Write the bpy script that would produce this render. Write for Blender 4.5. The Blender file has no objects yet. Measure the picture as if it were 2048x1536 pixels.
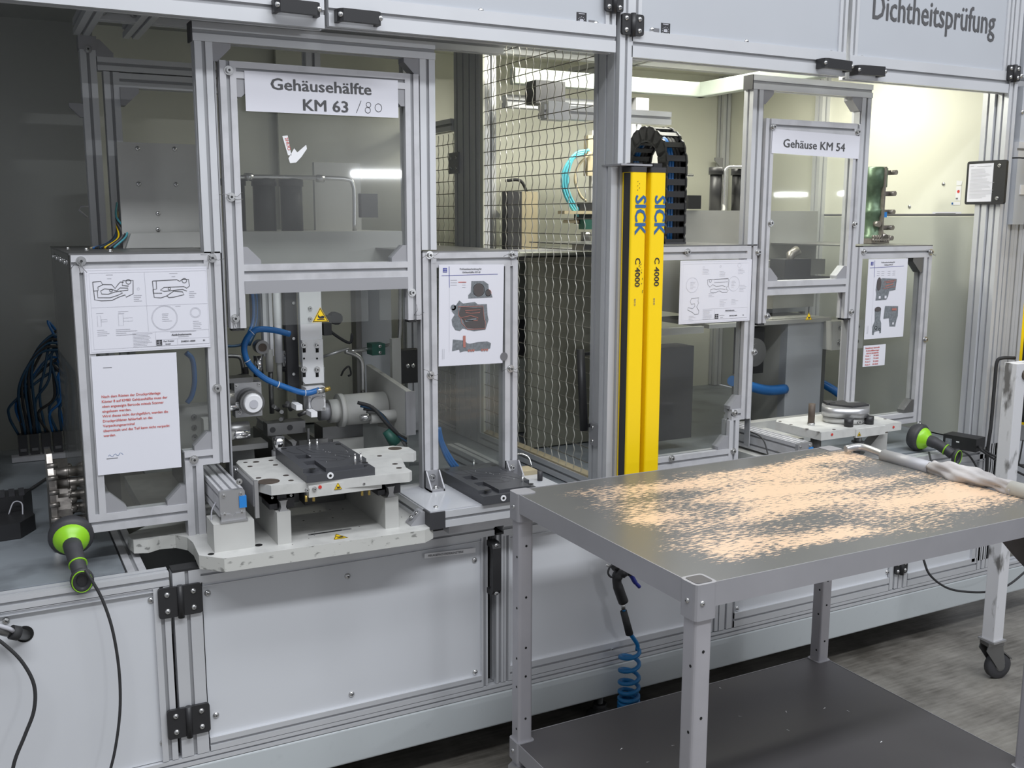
import bpy, bmesh, math, random
from mathutils import Vector, Matrix
random.seed(7)
SC = bpy.context.scene
COL = SC.collection
# ------------------------------------------------------------------ camera
F, YAW, PIT, ROL, CAMZ = 2009.0, math.radians(27.8), math.radians(9.39), math.radians(0.13), 1.62
fw = Vector((math.sin(YAW)*math.cos(PIT), math.cos(YAW)*math.cos(PIT), -math.sin(PIT)))
rt = Vector((math.cos(YAW), -math.sin(YAW), 0)); up = rt.cross(fw)
rt, up = math.cos(ROL)*rt + math.sin(ROL)*up, -math.sin(ROL)*rt + math.cos(ROL)*up
EYE = Vector((0, 0, CAMZ))
cd = bpy.data.cameras.new('camera'); cam = bpy.data.objects.new('camera', cd); COL.objects.link(cam)
cd.sensor_width = 36; cd.lens = F/2048*36; cd.clip_start = 0.05; cd.clip_end = 100
mw = Matrix((rt, up, -fw)).transposed().to_4x4(); mw.translation = EYE; cam.matrix_world = mw
SC.camera = cam
def ray(px, py): return (px-1024)*rt - (py-768)*up + F*fw
def oY(px, py, Y): d = ray(px, py); return EYE + d*(Y/d.y)      # where a sight line meets the plane Y
def oX(px, py, X): d = ray(px, py); return EYE + d*(X/d.x)
def oZ(px, py, Z): d = ray(px, py); return EYE + d*((Z-CAMZ)/d.z)
# ------------------------------------------------------------------ light and exposure
SC.view_settings.view_transform = 'Standard'; SC.view_settings.look = 'None'
SC.view_settings.gamma = 1; SC.view_settings.use_curve_mapping = False
SC.view_settings.exposure = 0.0
w = bpy.data.worlds.new('hall'); SC.world = w; w.use_nodes = True
w.node_tree.nodes['Background'].inputs[0].default_value = (0.80, 0.83, 0.90, 1)
w.node_tree.nodes['Background'].inputs[1].default_value = 0.40
def area(name, loc, size, energy, color, target=None, rot=None):
    l = bpy.data.lights.new(name, 'AREA'); l.shape = 'RECTANGLE'; l.size, l.size_y = size
    l.energy = energy; l.color = color
    o = bpy.data.objects.new(name, l); COL.objects.link(o); o.location = loc
    if target: o.rotation_euler = (Vector(target)-Vector(loc)).to_track_quat('-Z', 'Y').to_euler()
    elif rot: o.rotation_euler = rot
    return o
def mirror_spot(px, py, Yp, height):                            # hall lamp whose reflection in a pane at Yp shows at a pixel
    p = oY(px, py, Yp); d = (p-EYE); d.y = -d.y
    return p + d*((height-p.z)/d.z)
COOL = (0.93, 0.96, 1.0)
LA = mirror_spot(785, 348, 2.63, 2.7); LB = mirror_spot(1582, 389, 2.63, 2.2); LC = mirror_spot(1712, 387, 2.63, 2.2)
for q_, w_, e_ in ((LA, 2.0, 220), (LB, .75, 14), (LC, .75, 18)):    # far rows of hall tubes that mirror in the acrylic windows
    area('far_hall_tube', q_, (w_, 0.09), e_, COOL, target=(q_.x*.1, 2.6, 1.7))
area('hall_tube', (1.0, -0.8, 5.0), (6.0, 0.5), 260, COOL, rot=(0, 0, 0))
area('hall_tube', (2.5, 0.9, 4.6), (7.0, 0.6), 100, COOL, rot=(0, 0, 0))
# fluorescent tubes inside the right-hand enclosure
WARM = (1.0, 0.985, 0.87)
area('enclosure_tube', (2.55, 3.05, 2.285), (1.3, 0.10), 18, WARM, rot=(0, 0, 0))
area('enclosure_tube', (2.05, 3.1, 2.285), (0.5, 0.10), 8, WARM, rot=(0, 0, 0))
# ------------------------------------------------------------------ materials
MATS = {}
def mat(name, col, rough=0.5, metal=0.0, noise=0.0, nscale=8.0, col2=None, bump=0.0, bscale=60.0, stretch=(1, 1, 1), spec=0.5, thr=None):
    m = bpy.data.materials.new(name); m.use_nodes = True; nt = m.node_tree; b = nt.nodes['Principled BSDF']
    b.inputs['Base Color'].default_value = (*col, 1); b.inputs['Roughness'].default_value = rough
    b.inputs['Metallic'].default_value = metal; b.inputs['Specular IOR Level'].default_value = spec
    if noise or bump or col2:
        tc = nt.nodes.new('ShaderNodeTexCoord'); mp = nt.nodes.new('ShaderNodeMapping'); mp.inputs['Scale'].default_value = stretch
        nt.links.new(tc.outputs['Object'], mp.inputs[0])
    if noise or col2:
        n = nt.nodes.new('ShaderNodeTexNoise'); n.inputs['Scale'].default_value = nscale; n.inputs['Detail'].default_value = 6
        nt.links.new(mp.outputs[0], n.inputs['Vector'])
        cr = nt.nodes.new('ShaderNodeValToRGB'); nt.links.new(n.outputs[0], cr.inputs[0])
        c2 = col2 or tuple(max(0, c*(1-noise)) for c in col)
        lo, hi = thr or (0.3, 0.7)
        cr.color_ramp.elements[0].position = lo; cr.color_ramp.elements[1].position = hi
        cr.color_ramp.elements[0].color = (*c2, 1); cr.color_ramp.elements[1].color = (*col, 1)
        nt.links.new(cr.outputs[0], b.inputs['Base Color'])
    if bump:
        n2 = nt.nodes.new('ShaderNodeTexNoise'); n2.inputs['Scale'].default_value = bscale
        nt.links.new(mp.outputs[0], n2.inputs['Vector'])
        bp = nt.nodes.new('ShaderNodeBump'); bp.inputs['Strength'].default_value = bump; bp.inputs['Distance'].default_value = 0.002
        nt.links.new(n2.outputs[0], bp.inputs['Height']); nt.links.new(bp.outputs[0], b.inputs['Normal'])
    MATS[name] = m; return m
mat('alu', (0.64, 0.65, 0.675), 0.40, 0.30, noise=0.06, nscale=5)
mat('alu_used', (0.60, 0.60, 0.625), 0.45, 0.30, noise=0.16, nscale=14, thr=(0.30, 0.5))
mat('groove', (0.36, 0.365, 0.38), 0.5, 0.3)
mat('gusset', (0.36, 0.36, 0.38), 0.5, 0.3)
mat('panel_white', (0.64, 0.655, 0.685), 0.38, 0.0, noise=0.05, nscale=3)
mat('panel_grey', (0.49, 0.51, 0.545), 0.35, 0.1, noise=0.04, nscale=3)
mat('panel_cream', (0.75, 0.75, 0.65), 0.5, 0.0, noise=0.03, nscale=3)
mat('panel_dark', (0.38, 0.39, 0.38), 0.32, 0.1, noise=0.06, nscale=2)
mat('panel_mid', (0.42, 0.435, 0.395), 0.45, 0.0)
mat('panel_shaded', (0.27, 0.27, 0.22), 0.4, 0.2, noise=0.15, nscale=3)  # shade below the deck is put into this dark olive back panel colour
mat('channel', (0.34, 0.375, 0.335), 0.45, 0.1)
mat('cover_white', (0.52, 0.52, 0.50), 0.5, 0.0, noise=0.08, nscale=9)
mat('plinth', (0.52, 0.555, 0.57), 0.4, 0.0, noise=0.05, nscale=30, thr=(0.25, 0.4))
mat('cast_white', (0.62, 0.62, 0.60), 0.42, 0.1, noise=0.12, nscale=26, thr=(0.30, 0.55))
mat('cast_chipped', (0.56, 0.56, 0.53), 0.5, 0.0, noise=0.55, nscale=38, thr=(0.33, 0.40), stretch=(1, 1, 1.6))
mat('plastic_black', (0.022, 0.022, 0.024), 0.45)
mat('plastic_dark', (0.045, 0.045, 0.05), 0.55, noise=0.2)
mat('rubber', (0.03, 0.03, 0.032), 0.7)
mat('steel', (0.60, 0.60, 0.60), 0.25, 0.9)
mat('steel_dark', (0.22, 0.22, 0.22), 0.35, 0.8)
mat('steel_rusty', (0.14, 0.11, 0.09), 0.6, 0.4, noise=0.5, nscale=20)
mat('zinc', (0.45, 0.45, 0.46), 0.35, 0.7)
mat('chrome', (0.75, 0.75, 0.76), 0.12, 1.0)
mat('yellow', (0.93, 0.64, 0.0), 0.35)
mat('warning_yellow', (0.92, 0.62, 0.01), 0.4)
mat('red', (0.62, 0.04, 0.03), 0.4)
mat('red_print', (0.62, 0.13, 0.11), 0.6)
mat('blue_print', (0.03, 0.12, 0.32), 0.5)
mat('logo_blue', (0.05, 0.06, 0.30), 0.6)
mat('ink', (0.028, 0.028, 0.032), 0.6)
mat('ink_grey', (0.16, 0.16, 0.17), 0.6)
mat('letter_grey', (0.085, 0.085, 0.09), 0.6)
mat('ink_light', (0.48, 0.48, 0.52), 0.6)
mat('part_grey', (0.22, 0.24, 0.26), 0.6, noise=0.4, nscale=120)
mat('part_dark', (0.085, 0.075, 0.075), 0.6)
mat('part_red', (0.42, 0.17, 0.14), 0.6)
mat('paper', (0.72, 0.72, 0.78), 0.55)
mat('label_white', (0.82, 0.82, 0.84), 0.5)
mat('blue_hose', (0.015, 0.14, 0.42), 0.3)
mat('coil_blue', (0.01, 0.17, 0.42), 0.3)
mat('cyan_hose', (0.10, 0.42, 0.50), 0.3)
mat('dark_blue_hose', (0.02, 0.07, 0.14), 0.4)
mat('blue_cap', (0.02, 0.22, 0.62), 0.4)
mat('blue_lever', (0.03, 0.04, 0.28), 0.4)
mat('green_bright', (0.28, 0.62, 0.02), 0.35)
mat('green_dark', (0.02, 0.09, 0.07), 0.5)
mat('green_cast', (0.13, 0.20, 0.13), 0.4, 0.5, noise=0.5, nscale=30)
mat('cast_metal', (0.40, 0.37, 0.34), 0.36, 0.85, noise=0.4, nscale=40, bump=0.3)
mat('fixture', (0.070, 0.072, 0.080), 0.42, 0.2)
mat('brass', (0.55, 0.40, 0.12), 0.4, 0.8)
mat('cart_grey', (0.40, 0.395, 0.42), 0.42, 0.35, noise=0.10, nscale=9)
mat('cart_leg', (0.47, 0.46, 0.49), 0.42, 0.35, noise=0.10, nscale=9)
mat('cart_shelf', (0.088, 0.084, 0.088), 0.42, 0.1, noise=0.08, nscale=3)
mat('worn_white', (0.62, 0.62, 0.64), 0.5, 0.0, col2=(0.15, 0.145, 0.14), nscale=13, thr=(0.33, 0.42), stretch=(1.6, 1.6, .6))
mat('cloth', (0.50, 0.48, 0.48), 0.9, 0, noise=0.35, nscale=12, bump=0.6, bscale=40)
mat('cloth_dark', (0.20, 0.185, 0.18), 0.9, 0, noise=0.3, nscale=12, bump=0.6, bscale=40)
mat('bench', (0.25, 0.275, 0.30), 0.40, 0.0, col2=(0.15, 0.165, 0.18), nscale=7, thr=(0.30, 0.5))
mat('hazel', (0.05, 0.04, 0.035), 0.7)
mat('cavity', (0.006, 0.006, 0.006), 0.9)
mat('tray_white', (0.50, 0.51, 0.54), 0.15, 0.0)
mat('tan', (0.42, 0.36, 0.24), 0.7)
mat('wire', (0.62, 0.61, 0.55), 0.35, 0.4)
mat('wire_dark', (0.20, 0.19, 0.16), 0.4, 0.4)
def emis(name, col, s):
    m = bpy.data.materials.new(name); m.use_nodes = True; b = m.node_tree.nodes['Principled BSDF']
    b.inputs['Emission Color'].default_value = (*col, 1); b.inputs['Emission Strength'].default_value = s; MATS[name] = m
emis('tube_glow', WARM, 3.0)
def pane_mat(name, haze, tint=(0.93, 0.94, 0.93), rough=0.03, hz=(0.6, 0.6, 0.58)):
    m = bpy.data.materials.new(name); m.use_nodes = True; nt = m.node_tree; nt.nodes.clear()
    out = nt.nodes.new('ShaderNodeOutputMaterial'); tr = nt.nodes.new('ShaderNodeBsdfTransparent'); tr.inputs[0].default_value = (*tint, 1)
    gl = nt.nodes.new('ShaderNodeBsdfGlossy'); gl.inputs['Roughness'].default_value = rough; gl.inputs[0].default_value = (0.9, 0.9, 0.9, 1)
    gh_ = nt.nodes.new('ShaderNodeBsdfGlossy'); gh_.inputs['Roughness'].default_value = 0.24; gh_.inputs[0].default_value = (0.9, 0.9, 0.9, 1)
    mg = nt.nodes.new('ShaderNodeMixShader'); mg.inputs[0].default_value = 0.5; nt.links.new(gl.outputs[0], mg.inputs[1]); nt.links.new(gh_.outputs[0], mg.inputs[2])
    lw = nt.nodes.new('ShaderNodeLayerWeight'); lw.inputs[0].default_value = 0.5
    pw = nt.nodes.new('ShaderNodeMath'); pw.operation = 'POWER'; pw.inputs[1].default_value = 5; nt.links.new(lw.outputs['Facing'], pw.inputs[0])
    fr = nt.nodes.new('ShaderNodeMath'); fr.operation = 'MULTIPLY_ADD'; fr.inputs[1].default_value = .9; fr.inputs[2].default_value = .04; nt.links.new(pw.outputs[0], fr.inputs[0])
    di = nt.nodes.new('ShaderNodeBsdfDiffuse'); di.inputs[0].default_value = (*hz, 1)
    m1 = nt.nodes.new('ShaderNodeMixShader'); m2 = nt.nodes.new('ShaderNodeMixShader')
    tc = nt.nodes.new('ShaderNodeTexCoord'); n = nt.nodes.new('ShaderNodeTexNoise'); n.inputs['Scale'].default_value = 5; n.inputs['Detail'].default_value = 5
    mr = nt.nodes.new('ShaderNodeMapRange'); mr.inputs[1].default_value = 0.3; mr.inputs[2].default_value = 0.75
    mr.inputs[3].default_value = haze*0.5; mr.inputs[4].default_value = haze*1.6
    nt.links.new(tc.outputs['Object'], n.inputs['Vector']); nt.links.new(n.outputs[0], mr.inputs[0])
    nt.links.new(mr.outputs[0], m1.inputs[0]); nt.links.new(tr.outputs[0], m1.inputs[1]); nt.links.new(di.outputs[0], m1.inputs[2])
    nt.links.new(fr.outputs[0], m2.inputs[0]); nt.links.new(m1.outputs[0], m2.inputs[1]); nt.links.new(mg.outputs[0], m2.inputs[2])
    nt.links.new(m2.outputs[0], out.inputs[0]); MATS[name] = m
pane_mat('pane', 0.024)
pane_mat('pane_clear', 0.07)
pane_mat('pane_smoked', 0.10, tint=(0.62, 0.62, 0.60), hz=(0.35, 0.35, 0.33))
# cart top: dark grey with pale peach streaks thinning towards the edges
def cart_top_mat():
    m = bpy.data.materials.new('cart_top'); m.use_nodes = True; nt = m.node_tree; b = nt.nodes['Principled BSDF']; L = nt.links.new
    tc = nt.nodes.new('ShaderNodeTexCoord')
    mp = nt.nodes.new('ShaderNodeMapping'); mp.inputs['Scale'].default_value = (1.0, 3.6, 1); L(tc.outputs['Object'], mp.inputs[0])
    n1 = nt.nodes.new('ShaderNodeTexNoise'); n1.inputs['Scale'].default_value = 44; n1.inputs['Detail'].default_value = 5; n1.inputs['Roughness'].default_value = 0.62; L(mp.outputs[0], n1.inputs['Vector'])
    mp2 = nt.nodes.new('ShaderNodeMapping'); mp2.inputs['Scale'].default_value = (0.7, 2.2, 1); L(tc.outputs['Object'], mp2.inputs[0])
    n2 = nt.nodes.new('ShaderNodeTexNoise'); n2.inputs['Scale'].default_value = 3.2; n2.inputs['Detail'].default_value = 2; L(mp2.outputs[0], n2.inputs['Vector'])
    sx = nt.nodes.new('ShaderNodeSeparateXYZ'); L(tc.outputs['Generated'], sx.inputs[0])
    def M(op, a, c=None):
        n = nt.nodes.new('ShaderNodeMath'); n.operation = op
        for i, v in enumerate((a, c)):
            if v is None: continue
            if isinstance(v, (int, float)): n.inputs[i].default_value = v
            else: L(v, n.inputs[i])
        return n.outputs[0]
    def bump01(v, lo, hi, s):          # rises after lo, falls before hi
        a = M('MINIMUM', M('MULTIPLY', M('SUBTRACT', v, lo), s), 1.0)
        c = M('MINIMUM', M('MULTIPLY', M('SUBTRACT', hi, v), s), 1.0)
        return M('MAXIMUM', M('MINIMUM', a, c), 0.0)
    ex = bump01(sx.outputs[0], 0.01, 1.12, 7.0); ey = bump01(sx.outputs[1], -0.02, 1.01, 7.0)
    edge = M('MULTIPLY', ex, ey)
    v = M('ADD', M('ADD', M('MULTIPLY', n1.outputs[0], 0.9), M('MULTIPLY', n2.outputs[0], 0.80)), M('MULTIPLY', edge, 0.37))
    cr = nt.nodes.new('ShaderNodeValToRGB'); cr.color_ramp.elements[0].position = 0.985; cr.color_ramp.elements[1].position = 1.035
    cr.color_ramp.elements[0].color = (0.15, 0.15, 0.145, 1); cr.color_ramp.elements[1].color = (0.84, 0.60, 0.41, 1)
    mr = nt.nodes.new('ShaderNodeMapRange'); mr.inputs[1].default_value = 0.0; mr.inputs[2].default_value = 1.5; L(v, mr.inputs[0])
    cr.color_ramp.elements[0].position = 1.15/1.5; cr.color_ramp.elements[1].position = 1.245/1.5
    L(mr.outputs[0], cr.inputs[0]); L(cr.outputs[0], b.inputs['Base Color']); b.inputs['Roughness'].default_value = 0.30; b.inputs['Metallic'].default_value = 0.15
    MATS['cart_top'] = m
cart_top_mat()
def floor_mat():
    m = bpy.data.materials.new('concrete'); m.use_nodes = True; nt = m.node_tree; b = nt.nodes['Principled BSDF']; L = nt.links.new
    tc = nt.nodes.new('ShaderNodeTexCoord'); n1 = nt.nodes.new('ShaderNodeTexNoise'); n1.inputs['Scale'].default_value = 2.2; n1.inputs['Detail'].default_value = 8; n1.inputs['Roughness'].default_value = 0.65
    mp = nt.nodes.new('ShaderNodeMapping'); mp.inputs['Rotation'].default_value = (0, 0, 0.6); mp.inputs['Scale'].default_value = (1, 9, 1)
    n2 = nt.nodes.new('ShaderNodeTexNoise'); n2.inputs['Scale'].default_value = 9; n2.inputs['Detail'].default_value = 8
    L(tc.outputs['Object'], n1.inputs['Vector']); L(tc.outputs['Object'], mp.inputs[0]); L(mp.outputs[0], n2.inputs['Vector'])
    mx = nt.nodes.new('ShaderNodeMath'); mx.operation = 'ADD'; ml = nt.nodes.new('ShaderNodeMath'); ml.operation = 'MULTIPLY'; ml.inputs[1].default_value = 0.35
    L(n2.outputs[0], ml.inputs[0]); L(n1.outputs[0], mx.inputs[0]); L(ml.outputs[0], mx.inputs[1])
    cr = nt.nodes.new('ShaderNodeValToRGB'); cr.color_ramp.elements[0].position = 0.50; cr.color_ramp.elements[1].position = 0.85
    cr.color_ramp.elements[0].color = (0.085, 0.078, 0.066, 1); cr.color_ramp.elements[1].color = (0.30, 0.285, 0.255, 1)
    L(mx.outputs[0], cr.inputs[0]); L(cr.outputs[0], b.inputs['Base Color']); b.inputs['Roughness'].default_value = 0.42
    MATS['concrete'] = m
floor_mat()
# ------------------------------------------------------------------ mesh building
class B:
    def __init__(s, m='alu'): s.v = []; s.f = []; s.fm = []; s.sm = []; s.mats = []; s.use(m)
    def use(s, m):
        if m not in s.mats: s.mats.append(m)
        s.cur = s.mats.index(m); return s
    def add(s, vs, fs, smooth=False):
        n = len(s.v); s.v += [tuple(v) for v in vs]
        for f in fs: s.f.append([i+n for i in f]); s.fm.append(s.cur); s.sm.append(smooth)
        return s
    def box(s, a, b):
        x0, x1 = sorted((a[0], b[0])); y0, y1 = sorted((a[1], b[1])); z0, z1 = sorted((a[2], b[2]))
        return s.add([(x0,y0,z0),(x1,y0,z0),(x1,y1,z0),(x0,y1,z0),(x0,y0,z1),(x1,y0,z1),(x1,y1,z1),(x0,y1,z1)],
                     [(0,3,2,1),(4,5,6,7),(0,1,5,4),(1,2,6,5),(2,3,7,6),(3,0,4,7)])
    def prism(s, pts, d0, d1, axis='Z', smooth=False):       # pts in the plane across the axis; X:(y,z) Y:(x,z) Z:(x,y)
        def P(p, d): return {'X': (d, p[0], p[1]), 'Y': (p[0], d, p[1]), 'Z': (p[0], p[1], d)}[axis]
        n = len(pts); vs = [P(p, d0) for p in pts]+[P(p, d1) for p in pts]
        fs = [tuple(range(n)), tuple(range(2*n-1, n-1, -1))]+[(i+n, (i+1) % n+n, (i+1) % n, i) for i in range(n)]
        if smooth:
            s.add(vs, fs[:2]); k = len(s.v)-2*n
            for f in fs[2:]: s.f.append([i+k for i in f]); s.fm.append(s.cur); s.sm.append(True)
            return s
        return s.add(vs, fs)
    def bbox(s, a, b, r=0.004, axis='Z'):                    # box with rounded edges along one axis
        x0, x1 = sorted((a[0], b[0])); y0, y1 = sorted((a[1], b[1])); z0, z1 = sorted((a[2], b[2]))
        u0, u1, v0, v1, d0, d1 = {'Z': (x0,x1,y0,y1,z0,z1), 'X': (y0,y1,z0,z1,x0,x1), 'Y': (x0,x1,z0,z1,y0,y1)}[axis]
        pts = []
        for cx, cy, a0 in ((u1-r, v1-r, 0), (u0+r, v1-r, 90), (u0+r, v0+r, 180), (u1-r, v0+r, 270)):
            for k in (0, 30, 60, 90): t = math.radians(a0+k); pts.append((cx+r*math.cos(t), cy+r*math.sin(t)))
        return s.prism(pts, d0, d1, axis)
    def tube(s, pts, r, seg=8, cap=True):
        pts = [Vector(p) for p in pts]; n = len(pts); rs = r if isinstance(r, (list, tuple)) else [r]*n
        t0 = (pts[1]-pts[0]).normalized(); a = t0.orthogonal().normalized(); vs = []
        for i in range(n):
            t = (pts[min(i+1, n-1)]-pts[max(i-1, 0)]).normalized()
            a = (a-t*a.dot(t)); a = a.normalized() if a.length > 1e-6 else t.orthogonal().normalized(); b = t.cross(a)
            for k in range(seg): q = 2*math.pi*k/seg; vs.append(pts[i]+(a*math.cos(q)+b*math.sin(q))*rs[i])
        fs = [(i*seg+k, i*seg+(k+1) % seg, (i+1)*seg+(k+1) % seg, (i+1)*seg+k) for i in range(n-1) for k in range(seg)]
        s.add(vs, fs, True); m = len(s.v)-len(vs)
        if cap:
            s.f.append([m+k for k in range(seg-1, -1, -1)]); s.fm.append(s.cur); s.sm.append(False)
            s.f.append([m+(n-1)*seg+k for k in range(seg)]); s.fm.append(s.cur); s.sm.append(False)
        return s
    def cyl(s, p0, p1, r, seg=16, r1=None): return s.tube([p0, p1], [r, r if r1 is None else r1], seg)
    def lathe(s, c, axis, prof, seg=20):                     # prof: (distance along axis, radius)
        c = Vector(c); ax = Vector(axis).normalized(); a = ax.orthogonal().normalized(); b = ax.cross(a)
        vs = [c+ax*d+(a*math.cos(2*math.pi*k/seg)+b*math.sin(2*math.pi*k/seg))*max(r, 1e-5) for d, r in prof for k in range(seg)]
        n = len(prof); fs = [(i*seg+k, i*seg+(k+1) % seg, (i+1)*seg+(k+1) % seg, (i+1)*seg+k) for i in range(n-1) for k in range(seg)]
        return s.add(vs, fs, True)
    def ribbon(s, P, pts, w, h=0.0, closed=False):           # flat stroke; P maps sheet (u, v, lift) to space
        n = len(pts); L = []
        for i in range(n):
            if closed: p, q = pts[i-1], pts[(i+1) % n]
            else: p, q = pts[max(i-1, 0)], pts[min(i+1, n-1)]
            d = Vector((q[0]-p[0], q[1]-p[1])); d = d.normalized() if d.length else Vector((1, 0)); nn = Vector((-d.y, d.x))*w/2
            c = Vector(pts[i][:2]); L.append((c+nn, c-nn))
        vs = []
        for a, b in L: vs += [P(a.x, a.y, h), P(b.x, b.y, h)]
        m = n if closed else n-1
        return s.add(vs, [(2*i, 2*i+1, 2*((i+1) % n)+1, 2*((i+1) % n)) for i in range(m)])
    def poly(s, P, pts, h=0.0): return s.add([P(a, b, h) for a, b in pts], [tuple(range(len(pts)))])
    def prof(s, axis, a0, a1, u, v, nu=1, nv=1, g=0.0045, dp=0.006):   # T-slot extrusion; u, v = ranges across
        (u0, u1), (v0, v1) = sorted(u), sorted(v); pts = []
        def side(p, q, n, nrm):
            p = Vector(p); q = Vector(q); d = (q-p).normalized(); nr = Vector(nrm); L = (q-p).length
            for k in range(n):
                c = p+d*(L*(k+.5)/n)
                pts.extend([c-d*g, c-d*g+nr*dp, c+d*g+nr*dp, c+d*g])
        pts.append(Vector((u0, v0))); side((u0, v0), (u1, v0), nu, (0, 1)); pts.append(Vector((u1, v0))); side((u1, v0), (u1, v1), nv, (-1, 0))
        pts.append(Vector((u1, v1))); side((u1, v1), (u0, v1), nu, (0, -1)); pts.append(Vector((u0, v1))); side((u0, v1), (u0, v0), nv, (1, 0))
        P = [(p.x, p.y) for p in pts]
        base = s.cur; n = len(P); k0 = len(s.v); s.prism(P, a0, a1, axis)
        # the slot floors take the darker groove grey
        s.use('groove'); gi = s.cur; s.cur = base
        fi = len(s.f)-n
        for i in range(n):
            a, b = Vector(P[i]), Vector(P[(i+1) % n])
            inside = lambda q: u0+dp*.6 < q.x < u1-dp*.6 and v0+dp*.6 < q.y < v1-dp*.6
            if inside(a) and inside(b): s.fm[fi+i] = gi
        return s
    def mesh(s, name):
        me = bpy.data.meshes.new(name); me.from_pydata(s.v, [], s.f)
        for m in s.mats: me.materials.append(MATS[m])
        for p, i, k in zip(me.polygons, s.fm, s.sm): p.material_index = i; p.use_smooth = k
        bm = bmesh.new(); bm.from_mesh(me); bmesh.ops.recalc_face_normals(bm, faces=bm.faces); bm.to_mesh(me); bm.free()
        return me
    def out(s, name, parent=None, label=None, cat=None, group=None, kind=None):
        return link(s.mesh(name), name, parent, label, cat, group, kind)
def rootloc(p):
    while p.parent: p = p.parent
    return p.location
def link(me, name, parent=None, label=None, cat=None, group=None, kind=None, M=None):
    o = bpy.data.objects.new(name, me); COL.objects.link(o)
    if M is not None: o.matrix_basis = M
    if parent is not None: o.parent = parent; o.matrix_parent_inverse = wm(parent).inverted()
    if label: o['label'] = label
    if cat: o['category'] = cat
    if group: o['group'] = group
    if kind: o['kind'] = kind
    return o
def wm(o):
    m = o.matrix_basis
    return wm(o.parent) @ o.matrix_parent_inverse @ m if o.parent else m
def thing(name, label, cat, loc=(0, 0, 0), group=None):
    o = bpy.data.objects.new(name, None); COL.objects.link(o); o.empty_display_size = 0.05
    o.matrix_basis = Matrix.Translation(Vector(loc)); o['label'] = label; o['category'] = cat
    if group: o['group'] = group
    return o
def struct(b, name): return b.out(name, kind='structure')
def arc(c, r, a0, a1, n=10): return [(c[0]+r*math.cos(math.radians(a0+(a1-a0)*k/n)), c[1]+r*math.sin(math.radians(a0+(a1-a0)*k/n))) for k in range(n+1)]
def spline(pts, n=8):
    pts = [Vector(p) for p in pts]; q = [pts[0]*2-pts[1]]+pts+[pts[-1]*2-pts[-2]]; out = []
    for i in range(1, len(q)-2):
        for k in range(n):
            t = k/n; a, b, c, d = q[i-1], q[i], q[i+1], q[i+2]
            out.append(0.5*((2*b)+(c-a)*t+(2*a-5*b+4*c-d)*t*t+(3*b-a-3*c+d)*t**3))
    return out+[pts[-1]]
# small repeated hardware, each one mesh shared by its copies (front = -Y)
def hw_bolt():
    b = B('steel'); b.cyl((0, 0, 0), (0, -.0022, 0), .0115, 16); b.cyl((0, -.002, 0), (0, -.010, 0), .0068, 12)
    b.use('plastic_black').cyl((0, -.0098, 0), (0, -.0104, 0), .0034, 6); return b.mesh('bolt')
def hw_dome():
    b = B('steel'); b.lathe((0, 0, 0), (0, -1, 0), [(0, .0085), (.002, .0082), (.0045, .0055), (.0055, .002), (.0056, 0)], 14)
    b.use('plastic_dark').cyl((0, -.0052, 0), (0, -.0062, 0), .0022, 6); return b.mesh('screw')
BOLT, DOME = hw_bolt(), hw_dome()
def facing(n):    # rotation taking -Y to the direction n
    return Vector((0, -1, 0)).rotation_difference(Vector(n)).to_matrix().to_4x4()
def bolt(parent, p, n=(0, -1, 0), s=1.0, me=None, name='bolt'):
    return link(me or BOLT, name, parent, M=Matrix.Translation(Vector(p)) @ facing(n) @ Matrix.Scale(s, 4))
def screw(parent, p, n=(0, -1, 0), s=1.0): return bolt(parent, p, n, s, DOME, 'screw')
def gusset(parent, c, su, sv, L, d0, d1, axis='Y', name='corner_gusset', m='gusset'):   # triangle bracket with blunt tips
    t = .25*L
    pts = [(c[0], c[1]), (c[0]+su*L, c[1]), (c[0]+su*L, c[1]+sv*t), (c[0]+su*t, c[1]+sv*L), (c[0], c[1]+sv*L)]
    return B(m).prism(pts, d0, d1, axis).out(name, parent)
FONTC = {}
def text(s, size, mt, parent, name, P, u, v, lift=.0009, ang=0.0, bold=0.0, sx=1.0, align='LEFT', shear=0.0, flip=None):
    """flat lettering; P maps sheet coordinates to space"""
    c = bpy.data.curves.new(name, 'FONT'); c.body = s; c.size = size; c.align_x = align;  c.shear = shear
    c.resolution_u = 2
    o = bpy.data.objects.new(name, c); COL.objects.link(o)
    dg = bpy.context.evaluated_depsgraph_get(); me = bpy.data.meshes.new_from_object(o.evaluated_get(dg))
    bpy.data.objects.remove(o); bpy.data.curves.remove(c)
    if bold:      # heavier weight: a second copy a hair to the right
        n0 = len(me.vertices); vs = [tuple(q.co) for q in me.vertices]; fs = [tuple(p.vertices) for p in me.polygons]; d = bold*size*1.6
        me.clear_geometry(); me.from_pydata([(a, b_, c_) for a, b_, c_ in vs]+[(a+d, b_, c_+.0003) for a, b_, c_ in vs]+[(a+d/2, b_+d*.35, c_+.00015) for a, b_, c_ in vs], [], fs+[tuple(i+n0 for i in f) for f in fs]+[tuple(i+2*n0 for i in f) for f in fs])
    ca, sa = math.cos(ang), math.sin(ang)
    for vt in me.vertices:
        a, b, z_ = vt.co.x*sx, vt.co.y, vt.co.z; vt.co = P(u+a*ca-b*sa, v+a*sa+b*ca, lift+z_)
    me.materials.clear(); me.materials.append(MATS[mt])
    return link(me, name, parent)
class Frame:      # an upright sheet or face with its own (u right, v up) coordinates in metres
    def __init__(s, o, ux, vx): s.o = Vector(o); s.u = Vector(ux).normalized(); s.v = Vector(vx).normalized(); s.n = s.u.cross(s.v)
    def __call__(s, a, b, h=0.0): return s.o+s.u*a+s.v*b+s.n*h
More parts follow.
